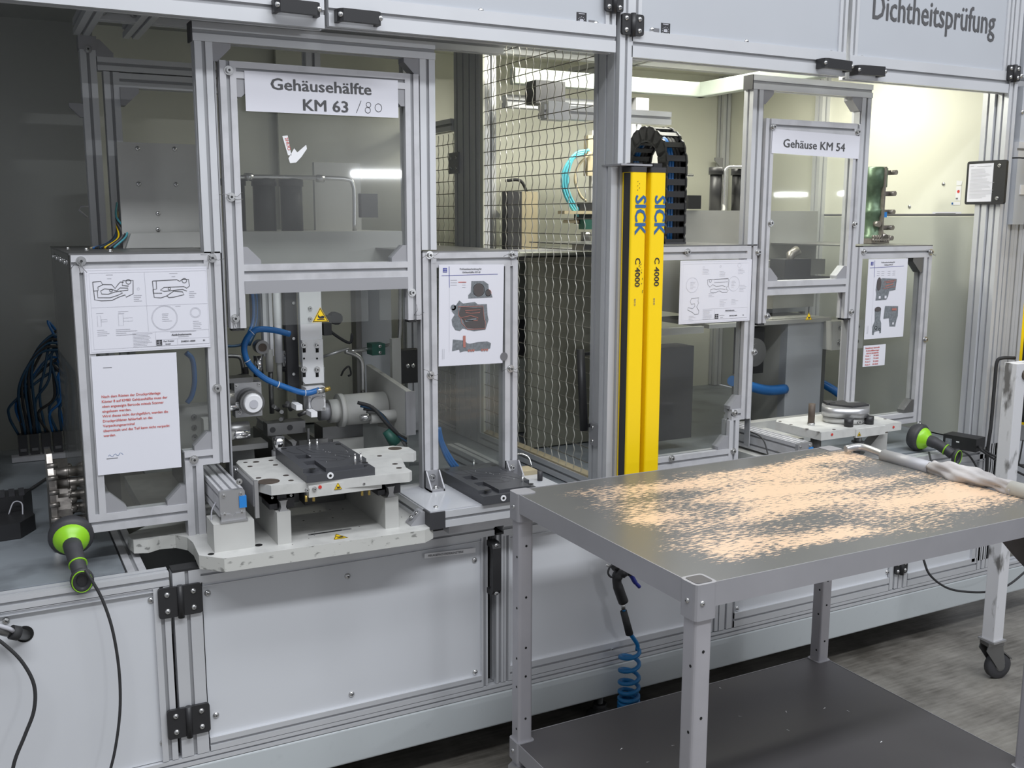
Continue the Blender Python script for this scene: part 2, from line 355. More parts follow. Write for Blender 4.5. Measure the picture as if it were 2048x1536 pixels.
def sheet_frame(bl, br, Y, tl=None):   # bottom corners (pixels) on the plane Y
    a = oY(*bl, Y); b = oY(*br, Y); u = (b-a); u.y = 0; u.normalize(); v = Vector((-u.z, 0, u.x))
    return Frame(a, u, v), (b-a).length
def warning(parent, P, u, v, s, name='warning_sticker', sy=1.0):   # yellow triangle with a crushed hand
    h = s*.87*sy; b = B('warning_yellow')
    b.poly(P, [(u-s/2, v), (u+s/2, v), (u, v+h)], .0008)
    b.use('ink')
    for q0, q1 in (((0, 0), (1, 0)), ((1, 0), (2, 0)), ((2, 0), (0, 0))): pass
    k = .86; cx, cy = u, v+h/3
    o3 = [(u-s/2, v), (u+s/2, v), (u, v+h)]; i3 = lambda f: [(cx+(x-cx)*f, cy+(y-cy)*f) for x, y in o3]
    A, C = i3(.93), i3(.80)
    for i in range(3): b.poly(P, [A[i], A[(i+1) % 3], C[(i+1) % 3], C[i]], .0012)
    b.poly(P, [(cx-.20*s, cy-.13*h), (cx+.24*s, cy-.13*h), (cx+.24*s, cy-.19*h), (cx-.20*s, cy-.19*h)], .0012)
    b.poly(P, [(cx-.10*s, cy+.08*h), (cx+.02*s, cy+.04*h), (cx+.10*s, cy+.09*h), (cx+.22*s, cy+.06*h), (cx+.24*s, cy-.06*h), (cx+.16*s, cy-.10*h), (cx-.06*s, cy-.10*h), (cx-.12*s, cy-.03*h)], .0012)
    b.poly(P, [(cx-.16*s, cy+.12*h), (cx-.12*s, cy+.20*h), (cx-.10*s, cy+.10*h), (cx-.12*s, cy-.02*h), (cx-.16*s, cy-.01*h)], .0012)
    return b.out(name, parent, label='yellow triangular crushed hand warning sticker')
# ------------------------------------------------------------------ setting
XW = 3.40; YB = 4.14
struct(B('concrete').box((-4, -3, -.1), (7, 6.5, 0)), 'floor')
b = B('panel_cream').box((1.72, YB, 0), (XW+.02, YB+.02, 2.62)); struct(b, 'wall_back')
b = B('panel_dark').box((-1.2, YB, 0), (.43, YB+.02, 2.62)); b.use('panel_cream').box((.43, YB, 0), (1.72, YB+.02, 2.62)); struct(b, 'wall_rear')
wr = struct(B('panel_cream').box((XW, 2.57, .76), (XW+.02, YB, 2.62)), 'wall_right')
B('panel_mid').box((XW-.0012, 2.575, .76), (XW, YB, 1.628)).out('lower_panel', wr)
b = B('ink_grey').box((XW-.0015, 2.575, 1.632), (XW, 3.9, 1.636)); b.box((XW-.004, 2.575, 1.636), (XW, 3.9, 1.640)); b.out('panel_joint', wr)
for (px, py) in ((1819, 413), (1975, 413), (1970, 456), (1956, 674), (1887, 388-20)):
    screw(wr, oX(px, py, XW-.0005), (-1, 0, 0), .9)
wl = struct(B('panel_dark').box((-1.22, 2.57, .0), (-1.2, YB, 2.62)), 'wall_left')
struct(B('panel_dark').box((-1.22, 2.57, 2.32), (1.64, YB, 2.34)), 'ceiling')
struct(B('panel_cream').box((1.64, 2.57, 2.32), (XW+.02, YB, 2.34)), 'ceiling')
# ------------------------------------------------------------------ lower cabinet
Y0 = 2.50
cab = thing('machine_cabinet', 'long white and aluminium base cabinet on a pale plinth under both test stations', 'cabinet', (1.6, 2.5, .10))
B('plinth').bbox((-1.2, Y0, .118), (3.9, Y0+.06, .224), .006, 'X').out('plinth', cab)
B('cavity').box((-1.2, Y0+.5, .0), (3.9, Y0+.52, .70)).out('rear_panel', cab)
B('alu').prof('X', -1.2, 3.9, (Y0, Y0+.045), (.226, .251), 1, 1, .003).out('bottom_rail', cab, label='aluminium rail along the plinth')
def foot(x, y):
    b = B('steel_dark'); b.lathe((x, y, 0), (0, 0, 1), [(0, .0), (0, .045), (.012, .044), (.03, .02), (.034, .01), (.125, .01), (.125, 0)], 16)
    b.use('rubber').cyl((x, y, .028), (x, y, .045), .024, 6); b.out('levelling_foot', cab)
for x in (.2, 1.70): foot(x, Y0+.10)
def post(x0, x1, z0, z1, y=Y0, par=cab, name='post', cap=True, n=1):
    B('alu').prof('Z', z0, z1, (x0, x1), (y, y+.045), n, 1).out(name, par)
    if cap: B('plastic_black').box((x0, y, z1), (x1, y+.045, z1+.006)).out('end_cap', par)
post(.366, .434, .253, .748); 
post(1.268, 1.292, .253, .712, cap=True)
post(2.105, 2.160, .253, .72, cap=False); post(2.955, 3.00, .253, .72, cap=False)
post(3.395, 3.44, .253, .76, cap=False); post(3.445, 3.49, .253, .76, cap=False)
# top rails of the bench, one per bay
B('alu').prof('X', -1.2, .358, (Y0, Y0+.045), (.718, .752)).out('top_rail', cab)
B('alu').prof('X', .434, 1.262, (Y0, Y0+.045), (.712, .752), g=.003).out('top_rail', cab)
B('alu').prof('X', 1.292, 2.105, (Y0, Y0+.045), (.706, .752)).out('top_rail', cab)
B('alu').prof('X', 2.160, 3.395, (Y0, Y0+.045), (.706, .752)).out('top_rail', cab)
def door(x0, x1, z0, z1, stiles, rails, screws, y=Y0, par=cab, m='panel_white', proud=.0, label=None, zt=.002):
    """stiles = (left width, right width), rails = (bottom, top)"""
    l, r = stiles; bt, tp = rails; y -= proud
    d = B(m).box((x0+l, y+.010, z0+bt), (x1-r, y+.014, z1-tp)).out('door', par, label=label)
    if l: B('alu').prof('Z', z0, z1, (x0, x0+l), (y, y+.04)).out('door_stile', d)
    if r: B('alu').prof('Z', z0, z1, (x1-r, x1), (y, y+.04)).out('door_stile', d)
    if bt: B('alu').prof('X', x0+l, x1-r, (y, y+.04), (z0, z0+bt), 1, 1, .004).out('door_rail', d)
    if tp: B('alu').prof('X', x0+l, x1-r, (y, y+.04), (z1-tp, z1), 1, 1, .004).out('door_rail', d)
    for p in screws: screw(d, (p[0], y+.010, p[1]))
    return d
def P2(px, py, y=Y0+.01): v = oY(px, py, y); return (v.x, v.z)
d1 = door(-.62, .357, .253, .716, (.04, .038), (0, .010), [P2(12, 1241), P2(302, 1200), P2(326, 1485)], label='left lower door panel with a cable hole')
d2 = door(.438, 1.240, .253, .712, (0, .020), (.036, .012), [P2(415, 1186), P2(695, 1152), P2(949, 1120), P2(703, 1388), P2(950, 1344), P2(432, 1430)], label='middle lower door panel with two hinges')
d3 = door(1.294, 2.062, .253, .706, (.02, 0), (.045, .010), [P2(1223, 1298), P2(1381, 1113)], label='lower door panel behind the air gun')
d4 = door(2.162, 2.905, .253, .706, (.008, .0), (.05, .01), [P2(1474, 1217), P2(1774, 1144), P2(1632, 1178)], label='lower door panel behind the cart leg')
d5 = door(3.005, 3.39, .253, .706, (.0, .0), (.05, .01), [P2(1820, 1154), P2(1937, 1124)], label='lower door panel behind the hanging cable')
post(2.064, 2.100, .255, .706, cap=False, n=1)
post(2.908, 2.950, .255, .706, cap=False)
def hinge(par, c, wd=.070, h=.062, y=Y0, lean=0):
    x, z = c; b = B('plastic_black')
    b.bbox((x-wd/2, y-.009, z-h/2), (x-.004, y, z+h/2), .007, 'Y'); b.bbox((x+.004, y-.009, z-h/2), (x+wd/2, y, z+h/2), .007, 'Y')
    b.cyl((x, y-.009, z-h/2-.004), (x, y-.009, z+h/2+.002), .008, 12)
    o = b.out('hinge', par)
    for sx in (-.6, .6):
        for sz in (-.55, .55): screw(o, (x+sx*wd/2, y-.009, z+sz*h/2), s=.85)
    return o
for px, py in ((360, 1200), (377, 1440)): hinge(cab, P2(px, py, Y0), .105, .078)
hinge(cab, P2(1800, 1133, Y0), .062, .05)
def handle(par, p0, p1, w=.030, proud=.045, y=Y0, name='door_handle'):
    """bow handle between two feet, given by its ends (x, z)"""
    a = Vector((p0[0], y, p0[1])); c = Vector((p1[0], y, p1[1])); d = (c-a).normalized(); n = Vector((0, -1, 0)); s = d.cross(n)*w/2
    L = (c-a).length; pr = [(0, 0), (0, .6), (.035, .85), (.10, 1.0), (.90, 1.0), (.965, .85), (1, .6), (1, 0), (.90, 0), (.90, .45), (.86, .62), (.14, .62), (.10, .45), (.10, 0)]
    V = [a+d*(u*L)+n*(q*proud) for u, q in pr]; k = len(V); b = B('plastic_black')
    b.add([v+s for v in V]+[v-s for v in V], [tuple(range(k)), tuple(range(2*k-1, k-1, -1))]+[(i+k, (i+1) % k+k, (i+1) % k, i) for i in range(k)])
    o = b.out(name, par)
    for u in (.05, .95): screw(o, a+d*(u*L)+n*(proud*.9), s=.8)
    return o
h0, h1 = P2(984, 1078, Y0), P2(984, 1183, Y0)
handle(d2, (h0[0]-.004, h1[1]), (h0[0]-.004, h0[1]), .026, .04, Y0)
# cable outlet in the left door
c = P2(49, 1268); b = B('cavity'); b.cyl((c[0], Y0+.012, c[1]), (c[0], Y0+.0085, c[1]), .020, 24); b.out('cable_hole', d1)
# label strip
F0, W0 = sheet_frame((849, 1117), (951, 1105), Y0-.001)
lab = B('label_white'); H0 = .014
lab.poly(F0, [(0, 0), (W0, 0), (W0, H0), (0, H0)], 0); lo = lab.out('label_strip', cab, label='small white printed label strip above the middle door')
text('ABLAGEFACH REFERENZTEILE', .0085, 'ink_grey', lo, 'lettering', F0, .010, .0040, bold=.02, sx=.96)
# ------------------------------------------------------------------ worktop
wt = thing('worktop', 'grey-blue painted worn steel worktop along the machine behind the front rail', 'worktop', (1.2, 3.2, .75))
B('bench').box((-1.2, 2.548, .742), (.262, YB, .755)).out('left_sheet', wt)
B('bench').box((.45, 2.56, .742), (1.70, YB, .752)).out('middle_sheet', wt)
B('bench').box((1.70, 2.56, .742), (XW, YB, .755)).out('right_sheet', wt)
B('alu_used').prof('Y', 2.546, YB, (.268, .312), (.71, .752)).out('cross_rail', wt)
B('cavity').box((.27, 2.55, .45), (.46, 3.2, .46)).out('pit_floor', wt)
B('panel_dark').box((.312, 2.72, .50), (.46, 2.73, .75)).out('pit_panel', wt)
B('alu_used').prof('Y', 2.546, YB, (1.675, 1.72), (.71, .756)).out('cross_rail', wt)
# ------------------------------------------------------------------ upper cabinet: four doors and the posts between them
uc = thing('upper_cabinet', 'row of grey panelled aluminium framed doors across the top of the machine', 'cabinet', (1.6, 2.5, 2.08))
ZT = 2.50
def udoor(x0, x1, zb, screws, lst=.034, rst=.034, label=None):
    y = Y0; d = B('panel_grey').box((x0+lst, y+.008, zb+.075), (x1-rst, y+.012, ZT)).out('door', uc, label=label)
    b = B('alu'); b.prof('X', x0, x1, (y, y+.045), (zb, zb+.075), 1, 1, .006); b.out('door_rail', d)
    for a, c in ((x0, x0+lst), (x1-rst, x1)):
        if c > a: B('alu').prof('Z', zb+.075, ZT, (a, c), (y+.002, y+.044)).out('door_stile', d)
    for p in screws: screw(d, (p[0], y+.008, p[1]))
    return d
u1 = udoor(-.9, .795, 2.079, [], label='upper left grey door')
u2 = udoor(.806, 1.650, 2.086, [P2(704, 2), P2(961, 22), P2(1191, 48)], label='upper grey door left of the tall post')
u3 = udoor(1.705, 2.545, 2.078, [P2(1303, 60), P2(1492, 84), P2(1661, 106)], label='upper grey door right of the tall post')
u4 = udoor(2.562, 3.355, 2.072, [P2(1723, 116), P2(1868, 134), P2(2000, 150)], label='upper grey door lettered in German')
def hh(par, a, c): handle(par, P2(a[0], a[1], Y0), P2(c[0], c[1], Y0), .030, .04)
hh(u1, (543, 14), (634, 24)); hh(u2, (668, 33), (755, 42)); hh(u3, (1632, 128), (1691, 136)); hh(u4, (1699, 142), (1757, 146))
# tall front post between the bays with its side grooves, and the post at the right end
tp = thing('front_post', 'tall ribbed aluminium front post left of the yellow light curtains', 'post', (1.68, 2.55, 0))
B('alu').prof('Z', .757, 2.6, (1.664, 1.708), (Y0, Y0+.135), 1, 3).out('profile', tp)
hp = thing('right_end_post', 'aluminium front post at the right end beside the black framed notice', 'post', (3.38, 2.5, 0))
B('alu').prof('Z', .29, 2.6, (3.360, 3.405), (Y0, Y0+.045)).out('profile', hp)
B('alu').prof('Z', .756, 2.6, (XW-.05, XW-.003), (Y0+.05, Y0+.10)).out('inner_profile', hp)
for (px, py, w, h) in ((1226, 4, .06, .055), (1263, 50, .075, .058), (2025, 147, .065, .055)): hinge(uc, P2(px, py, Y0), w, h)
# stickers on the doors
def blackplate(par, px, py, w, h, dx):
    c = oY(px, py, Y0+.0075); Fp = Frame(c, (1, 0, 0), (0, 0, 1)); b = B('ink')
    b.poly(Fp, [(-w/2, -h/2), (w/2, -h/2), (w/2, h/2), (-w/2, h/2)], 0)
    b.use('ink_light')
    for k in range(12):
        a = k*math.pi/6; b.ribbon(Fp, [(math.cos(a)*w*.30, math.sin(a)*w*.30), (math.cos(a)*w*.36, math.sin(a)*w*.36)], .002, .0006)
    b.ribbon(Fp, [(-w*.2, 0), (w*.2, 0)], .006, .0006); b.ribbon(Fp, [(-w*.15, w*.12), (w*.15, w*.12)], .003, .0006)
    b.ribbon(Fp, [(-w*.3, h*.42), (w*.3, h*.42)], .002, .0006)
    b.use('ink_grey'); b.poly(Fp, [(dx-.012, -.006), (dx+.012, -.006), (dx+.012, .005), (dx-.012, .005)], 0)
    b.out('rating_plate', par, label='small black square rating plate with a ring emblem')
blackplate(u2, 1163, 42, .033, .046, .035); blackplate(u3, 1331, 62, .033, .044, -.034)
a = oY(1742, 33, Y0+.0075); c = oY(1992, 77, Y0+.0075)
F1 = Frame(a, (c-a).normalized()*Vector((1, 0, 1)), (0, 0, 1)); F1.u = Vector((1, 0, 0)); F1.v = Vector((0, 0, 1)); F1.n = Vector((0, -1, 0))
text('Dichtheitsprüfung', .118, 'letter_grey', u4, 'lettering', F1, .0, -.006, sx=.715, bold=.018)
# part of a letter row on the door to the left, cut by the top of the picture
# control cabinet at the right edge of the picture
cc = thing('control_cabinet', 'grey control cabinet beyond the right end post with a red label', 'cabinet', (3.7, 2.5, 1.7))
B('panel_grey').box((3.415, 2.49, 2.13), (4.2, 2.56, 2.6)).out('upper_panel', cc)
B('panel_grey').box((3.425, 2.49, 1.90), (4.2, 2.56, 2.10)).out('middle_panel', cc)
B('alu').prof('X', 3.41, 4.2, (2.48, 2.56), (1.845, 1.90)).out('rail', cc)
B('panel_grey').box((3.41, 2.48, 1.60), (4.2, 2.56, 1.84)).out('lower_panel', cc)
B('red').box((3.442, 2.486, 2.01), (3.60, 2.49, 2.065)).out('red_label', cc, label='red rectangular label')
B('label_white').box((3.435, 2.476, 1.71), (3.50, 2.48, 1.745)).out('lock_plate', cc)
B('plastic_black').cyl((3.475, 2.476, 1.73), (3.475, 2.465, 1.73), .012).out('lock', cc)
B('panel_grey').box((3.41, 2.60, .30), (4.2, 2.62, 1.60)).out('rear_panel', cc)
for x in (3.41, 3.455, 3.50): B('alu').prof('Z', .29, 1.60, (x, x+.044), (2.50, 2.545)).out('profile', cc)
for px, py in ((2043, 152), (2045, 224)): screw(cc, oY(px, py, 2.489))
# ------------------------------------------------------------------ sliding-door frames, doors and guard boxes of the two stations
YG = 2.62
def gate(name_label, x0, x1, ztop, par_group):
    zj = 1.531
    t = thing('gate_frame', name_label, 'frame', ((x0+x1)/2, YG, .84), par_group)
    B('alu').prof('Z', zj, ztop-.045, (x0, x0+.043), (YG, YG+.045), 1, 1).out('post', t)
    B('alu').prof('Z', zj, ztop-.045, (x1-.045, x1), (YG, YG+.045), 1, 1).out('post', t)
    B('alu').prof('X', x0-.004, x1, (YG-.004, YG+.042), (ztop-.045, ztop), 1, 1).out('beam', t)
    B('plastic_dark').box((x0-.008, YG-.004, ztop-.046), (x0-.004, YG+.042, ztop)).out('end_cap', t)
    gusset(t, (x0+.043, ztop-.045), 1, -1, .045, YG+.002, YG+.042); gusset(t, (x1-.045, ztop-.045), -1, -1, .045, YG+.002, YG+.042)
    for x in (x0+.021, x1-.022): B('groove').box((x+(.024 if x < (x0+x1)/2 else -.028), YG+.004, .84), (x+(.028 if x < (x0+x1)/2 else -.024), YG+.03, ztop-.05)).out('slide_strip', t)
    return t
g1 = gate('larger sliding gate frame at the left test station', .503, 1.141, 2.090, 'gate frames')
g2 = gate('smaller sliding gate frame at the right test station', 2.266, 2.800, 2.080, 'gate frames')
def slide(label, x0, x1, zt, zb, zr0, zr1, ztr, wl=.040, bolts=(), skirt=None, st=None):
    t = thing('sliding_door', label, 'door', ((x0+x1)/2, YG, zb), 'raised sliding doors'); ya, yb = YG-.006, YG+.032
    for a in (x0, x1-wl): B('alu_used').prof('Z', zb, zt, (a, a+wl), (ya, yb)).out('stile', t)
    B('alu_used').prof('X', x0+wl, x1-wl, (ya, yb), (ztr, zt)).out('top_rail', t)
    B('alu_used').prof('X', x0+wl, x1-wl, (ya, yb), (zr0, zr1)).out('bottom_rail', t)
    for a in (x0+.004, x1-wl+.004): B('plastic_black').box((a, ya+.004, zb-.007), (a+wl-.008, yb-.004, zb)).out('end_cap', t)
    B('pane').box((x0+wl-.004, ya+.016, zr1-.004), (x1-wl+.004, ya+.021, ztr+.004)).out('window_pane', t, label='scratched clear acrylic window')
    L = .045
    gusset(t, (x0+wl, ztr), 1, -1, L, ya+.003, ya+.034); gusset(t, (x1-wl, ztr), -1, -1, L, ya+.003, ya+.034)
    gusset(t, (x0+wl, zr1), 1, 1, L, ya+.003, ya+.034); gusset(t, (x1-wl, zr1), -1, 1, L, ya+.003, ya+.034)
    for px, py in bolts: bolt(t, oY(px, py, ya))
    return t
s1 = slide('raised sliding door of the left station with a torn sticker on its window', .560, 1.090, 2.003, 1.337, 1.458, 1.500, 1.962,
           bolts=[(457, 141), (462, 394), (470, 637), (824, 585)])
s2 = slide('raised sliding door of the right station with a small plate on its window', 2.320, 2.755, 1.945, 1.268, 1.362, 1.410, 1.900, .036,
           bolts=[(1546, 254), (1541, 446), (1534, 632), (1715, 264), (1709, 448), (1702, 624)])
# acrylic skirt hanging under the left sliding door
p = B('gusset').box((.600, YG-.008, 1.425), (1.050, YG-.002, 1.458)).out('skirt_rail', s1)
B('pane').box((.600, YG+.010, 1.338), (.938, YG+.014, 1.44)).out('skirt_pane', s1); B('pane').box((.975, YG+.018, 1.338), (1.05, YG+.022, 1.44)).out('skirt_pane', s1)
B('pane').box((2.40, YG+.010, 1.275), (2.70, YG+.014, 1.362)).out('skirt_pane', s2)
Fw = Frame(oY(641, 644, YG+.008), (1, 0, 0), (0, 0, 1)); warning(s1, Fw, 0, 0, .046)
Fw = Frame(oY(1617, 640, YG+.008), (1, 0, 0), (0, 0, 1)); warning(s2, Fw, 0, 0, .032)
# torn sticker remains on the left window
Ft = Frame(oY(580, 320, YG+.009), (1, 0, 0), (0, 0, 1)); b = B('tan')
b.use('label_white'); b.poly(Ft, [(-.018, .060), (-.004, .062), (.004, .012), (-.005, .012)], 0); b.poly(Ft, [(-.004, .004), (.012, .030), (.020, .020), (.044, .040), (.046, .030), (.030, .008), (.016, -.006), (.0, -.008)], 0)
so = b.out('torn_sticker', s1, label='torn remains of a white paper sticker')
text('2HUO', .012, 'red_print', so, 'lettering', Ft, -.012, .056, .0006, -1.35, .02)
Ft = Frame(oY(1676, 550, YG+.009), (1, 0, 0), (0, 0, 1)); b = B('label_white'); b.poly(Ft, [(-.014, -.010), (.010, -.010), (.020, .010), (-.004, .010)], 0); b.use('ink').poly(Ft, [(-.011, -.008), (.009, -.008), (.016, .008), (-.003, .008)], .0005)
b.out('name_plate', s2, label='small dark plate in the window corner')
def guard(label, x0, x1, zt, zb, depth=.70, tl=0, w=.042, step=None, front_y=YG, bolts=(), open_side=None, pane='pane', wr=None, pane_sides=True, foot_z=.757):
    t = thing('guard_box', label, 'guard', ((x0+x1)/2, front_y, foot_z), 'guard boxes beside the gate frames'); ya, yb = front_y, front_y+w; wr = wr or w
    def st(a, b_, z0, z1, y=ya): B('alu_used').prof('Z', z0, z1, (a, b_), (y, y+w)).out('stile', t)
    B('alu_used').prof('X', x0+tl, x1-wr, (ya, yb), (zt-w, zt)).out('top_rail', t)
    return t, ya, yb, st
# --- left station, left guard box (stepped lower right corner)
x0, x1, zt, zb = .193, .543, 1.530, .842; w = .042
t, ya, yb, st = guard('left guard box of the left station carrying the seal drawing', x0, x1, zt, zb)
G1 = t
st(x0, x0+w, zb+.045, zt-w); st(x1-w, x1, .985, zt); st(.43, .475, zb, .985)
B('alu_used').prof('X', .43, x1-w, (ya, yb), (.985, 1.024)).out('step_rail', t)
B('alu_used').prof('X', x0, .43, (ya, yb), (zb, zb+.045)).out('bottom_rail', t)
B('pane').box((x0+.03, ya+.018, zb+.04), (x1-.03, ya+.023, zt-.03)).out('front_pane', t)
B('pane_smoked').box((x0-.004, ya+.03, zb), (x0, ya+.66, zt)).out('side_pane', t)
B('steel_dark').box((x0-.004, ya, zt), (x1, ya+.68, zt+.004)).out('top_plate', t)
B('alu_used').prof('Y', yb, ya+.66, (x0, x0+w), (zb, zb+w)).out('side_rail', t); B('alu_used').prof('Z', zb, zt, (x0, x0+w), (ya+.62, ya+.66)).out('stile', t)
gusset(t, (x0+w, zb+.045), 1, 1, .048, ya+.003, ya+.036); gusset(t, (.43, zb+.045), -1, 1, .048, ya+.003, ya+.036); gusset(t, (x1-w, 1.024), -1, 1, .045, ya+.003, ya+.036)
for px, py in ((162, 522), (424, 516), (434, 776), (388, 919)): bolt(t, oY(px, py, ya))
for px, py in ((128, 483), (137, 486), (148, 488)): bolt(t, oZ(px, py, zt+.004) if False else Vector((x0+.02+(px-128)*.004, ya+.35-(px-128)*.012, zt+.004)), (0, 0, 1), .6)
for k in range(4): bolt(t, (x0-.004, ya+.50-.14*k, zt-.02), (-1, 0, 0), .7)
B('alu_used').prof('Z', .80, zb, (.43, .475), (ya, yb)).out('foot_profile', t)
# --- left station, right guard box
x0, x1, zt, zb = 1.098, 1.400, 1.523, .842
t, ya, yb, st = guard('right guard box of the left station carrying the test area sheet', x0, x1, zt, zb, tl=w); G2 = t
st(x0, x0+w, zb, zt); st(x1-w, x1, zb, zt-w)
B('alu_used').prof('X', x1-w, x1, (ya, yb), (zt-w, zt)).out('corner_block', t)
B('pane').box((x0+.03, ya+.018, zb), (x1-.03, ya+.023, zt-.03)).out('front_pane', t)
B('steel_dark').box((x0, ya, zt), (x1, ya+.66, zt+.004)).out('top_plate', t)
B('pane').box((x1-.004, ya+.03, zb), (x1, ya+.64, zt)).out('side_pane', t); B('alu_used').prof('Z', zb, zt, (x1-w, x1), (ya+.60, ya+.64)).out('stile', t)
for px, py in ((859, 510), (1024, 509), (861, 750), (1021, 737)): bolt(t, oY(px, py, ya))
def angle_bracket(par, x, y, z, wd=.044, h=.055, dp=.045):      # cast foot bracket with two bolts, sloping cheeks
    b = B('gusset'); b.box((x-wd/2, y-.006, z), (x+wd/2, y, z+h)); b.box((x-wd/2, y-dp, z), (x+wd/2, y, z+.006))
    for s in (-1, 1):
        xa, xb = (x-wd/2, x-wd/2+.004) if s < 0 else (x+wd/2-.004, x+wd/2)
        b.prism([(y, z), (y-dp, z), (y-dp, z+.010), (y-.010, z+h), (y, z+h)], xa, xb, 'X')
    o = b.out('angle_bracket', par); bolt(o, (x, y-.006, z+h*.62), s=.9); bolt(o, (x, y-dp*.62, z+.006), (0, 0, 1), .9); return o
angle_bracket(t, x0+.02, ya, .842); angle_bracket(t, x1-.02, ya, .842)
# --- right station, left guard box
x0, x1, zt, zb = 1.80, 2.309, 1.530, .800
t, ya, yb, st = guard('left guard box of the right station carrying the white drawing', x0, x1, zt, zb); G3 = t
st(x1-w, x1, .940, zt); st(2.22, 2.262, zb, .94)
B('alu_used').prof('X', 2.228, x1-w, (ya, yb), (.940, .978)).out('step_rail', t)
B('alu_used').prof('X', x0, 2.22, (ya, yb), (zb, zb+.042)).out('bottom_rail', t)
B('pane').box((x0, ya+.018, zb+.03), (x1-.03, ya+.023, zt-.03)).out('front_pane', t)
B('steel_dark').box((x0, ya, zt), (x1, ya+.66, zt+.004)).out('top_plate', t)
gusset(t, (x1-w, .978), -1, 1, .045, ya+.003, ya+.036); gusset(t, (2.22, zb+.042), -1, 1, .045, ya+.003, ya+.036)
for px, py in ((1375, 504), (1516, 504), (1508, 704), (1469, 826), (1343, 917), (1466, 902)): bolt(t, oY(px, py, ya))
# --- right station, right guard box
x0, x1, zt, zb = 2.800, 3.160, 1.520, .850
t, ya, yb, st = guard('right guard box of the right station next to the inner end wall', x0, x1, zt, zb); G4 = t
st(x1-w, x1, zb, zt-w); st(2.757, 2.80, zb, zt)
B('alu_used').prof('X', x1-w, x1, (ya, yb), (zt-w, zt)).out('corner_block', t); B('alu_used').prof('X', 2.80, x1-w, (ya, yb), (zb, zb+.04)).out('bottom_rail', t)
B('pane').box((2.79, ya+.018, zb+.03), (x1-.03, ya+.023, zt-.03)).out('front_pane', t)
B('steel_dark').box((2.80, ya, zt), (x1, ya+.66, zt+.004)).out('top_plate', t)
B('alu_used').prof('Z', zb, zt, (x1-w, x1), (ya+.60, ya+.64)).out('stile', t)
gusset(t, (x1-w, zt-w), -1, -1, .055, ya+.003, ya+.036, m='steel_dark'); gusset(t, (x1-w, zb+.04), -1, 1, .05, ya+.003, ya+.036, m='steel_dark')
for px, py in ((1727, 503), (1861, 504), (1850, 679), (1838, 848)): bolt(t, oY(px, py, ya))
# ------------------------------------------------------------------ sheets and signs
YS = YG-.0035
def paper(name, label, cat, bl, br, h, Y=YS, m='paper', th=.0004):
    Fp, W = sheet_frame(bl, br, Y); b = B(m)
    b.add([Fp(0, 0), Fp(W, 0), Fp(W, h), Fp(0, h), Fp(0, 0, -th), Fp(W, 0, -th), Fp(W, h, -th), Fp(0, h, -th)],
          [(0, 1, 2, 3), (7, 6, 5, 4), (0, 4, 5, 1), (1, 5, 6, 2), (2, 6, 7, 3), (3, 7, 4, 0)])
    o = b.out(name, None, label, cat); return o, Fp, W
Fs = .0007
# name signs on the sliding doors
sg, Fp, W = paper('name_sign', 'white paper sign reading Gehäusehälfte KM 63 with a handwritten 80', 'sign', (492, 222), (797, 236), .098, YG-.008)
text('Gehäusehälfte', .0405, 'letter_grey', sg, 'lettering', Fp, .062, .056, Fs, bold=.03, sx=1.17); text('KM 63', .0405, 'letter_grey', sg, 'lettering', Fp, .143, .008, Fs, bold=.03, sx=1.15)
b = B('ink'); b.ribbon(Fp, [(.290, .008), (.304, .040)], .0014, Fs)
b.ribbon(Fp, [(.312+.010*math.sin(t*2*math.pi/16)+.004, .025+.0125*math.cos(t*math.pi/8)*1.0) if False else (.322+.0075*math.sin(2*math.pi*t/16), .0165+.0075*math.cos(2*math.pi*t/16)) for t in range(17)], .0013, Fs)
b.ribbon(Fp, [(.3245+.0065*math.sin(2*math.pi*t/16), .0305+.0065*math.cos(2*math.pi*t/16)) for t in range(17)], .0013, Fs)
b.ribbon(Fp, [(.352+.0095*math.sin(2*math.pi*t/16), .024+.0105*math.cos(2*math.pi*t/16)) for t in range(17)], .0013, Fs)
b.out('handwriting', sg, label='handwritten slash 80 in black pen')
sg, Fp, W = paper('name_sign', 'white paper sign reading Gehäuse KM 54', 'sign', (1543, 306), (1717, 318), .078, YG-.008)
text('Gehäuse KM 54', .0385, 'letter_grey', sg, 'lettering', Fp, .046, .022, Fs, bold=.022, sx=1.13)
def grey_lines(b, P, u, v, n, L, dv=.0045, th=.0011):
    for k in range(n): b.ribbon(P, [(u, v-k*dv), (u+L*random.uniform(.45, 1), v-k*dv)], th, Fs)
def seal(b, P, u, v, w, h, pts, wd, closed=True): b.ribbon(P, [(u+a*w, v+c*h) for a, c in pts], wd, Fs, closed)
def circ(b, P, u, v, r, wd, n=28): b.ribbon(P, [(u+r*math.cos(2*math.pi*k/n), v+r*math.sin(2*math.pi*k/n)) for k in range(n)], wd, Fs, True)
def logo(b, P, u, v, s):
    b.poly(P, [(u, v), (u+s, v), (u+s, v+s), (u, v+s)], Fs); c = b.cur; b.use('paper')
    for q in (.22, .62): b.poly(P, [(u+s*.1, v+s*(q-.02)), (u+s*.9, v+s*(q-.02)), (u+s*.9, v+s*(q+.05)), (u+s*.1, v+s*(q+.05))], Fs*1.6)
    b.poly(P, [(u+s*.47, v+s*.1), (u+s*.53, v+s*.1), (u+s*.53, v+s*.9), (u+s*.47, v+s*.9)], Fs*1.6); b.cur = c
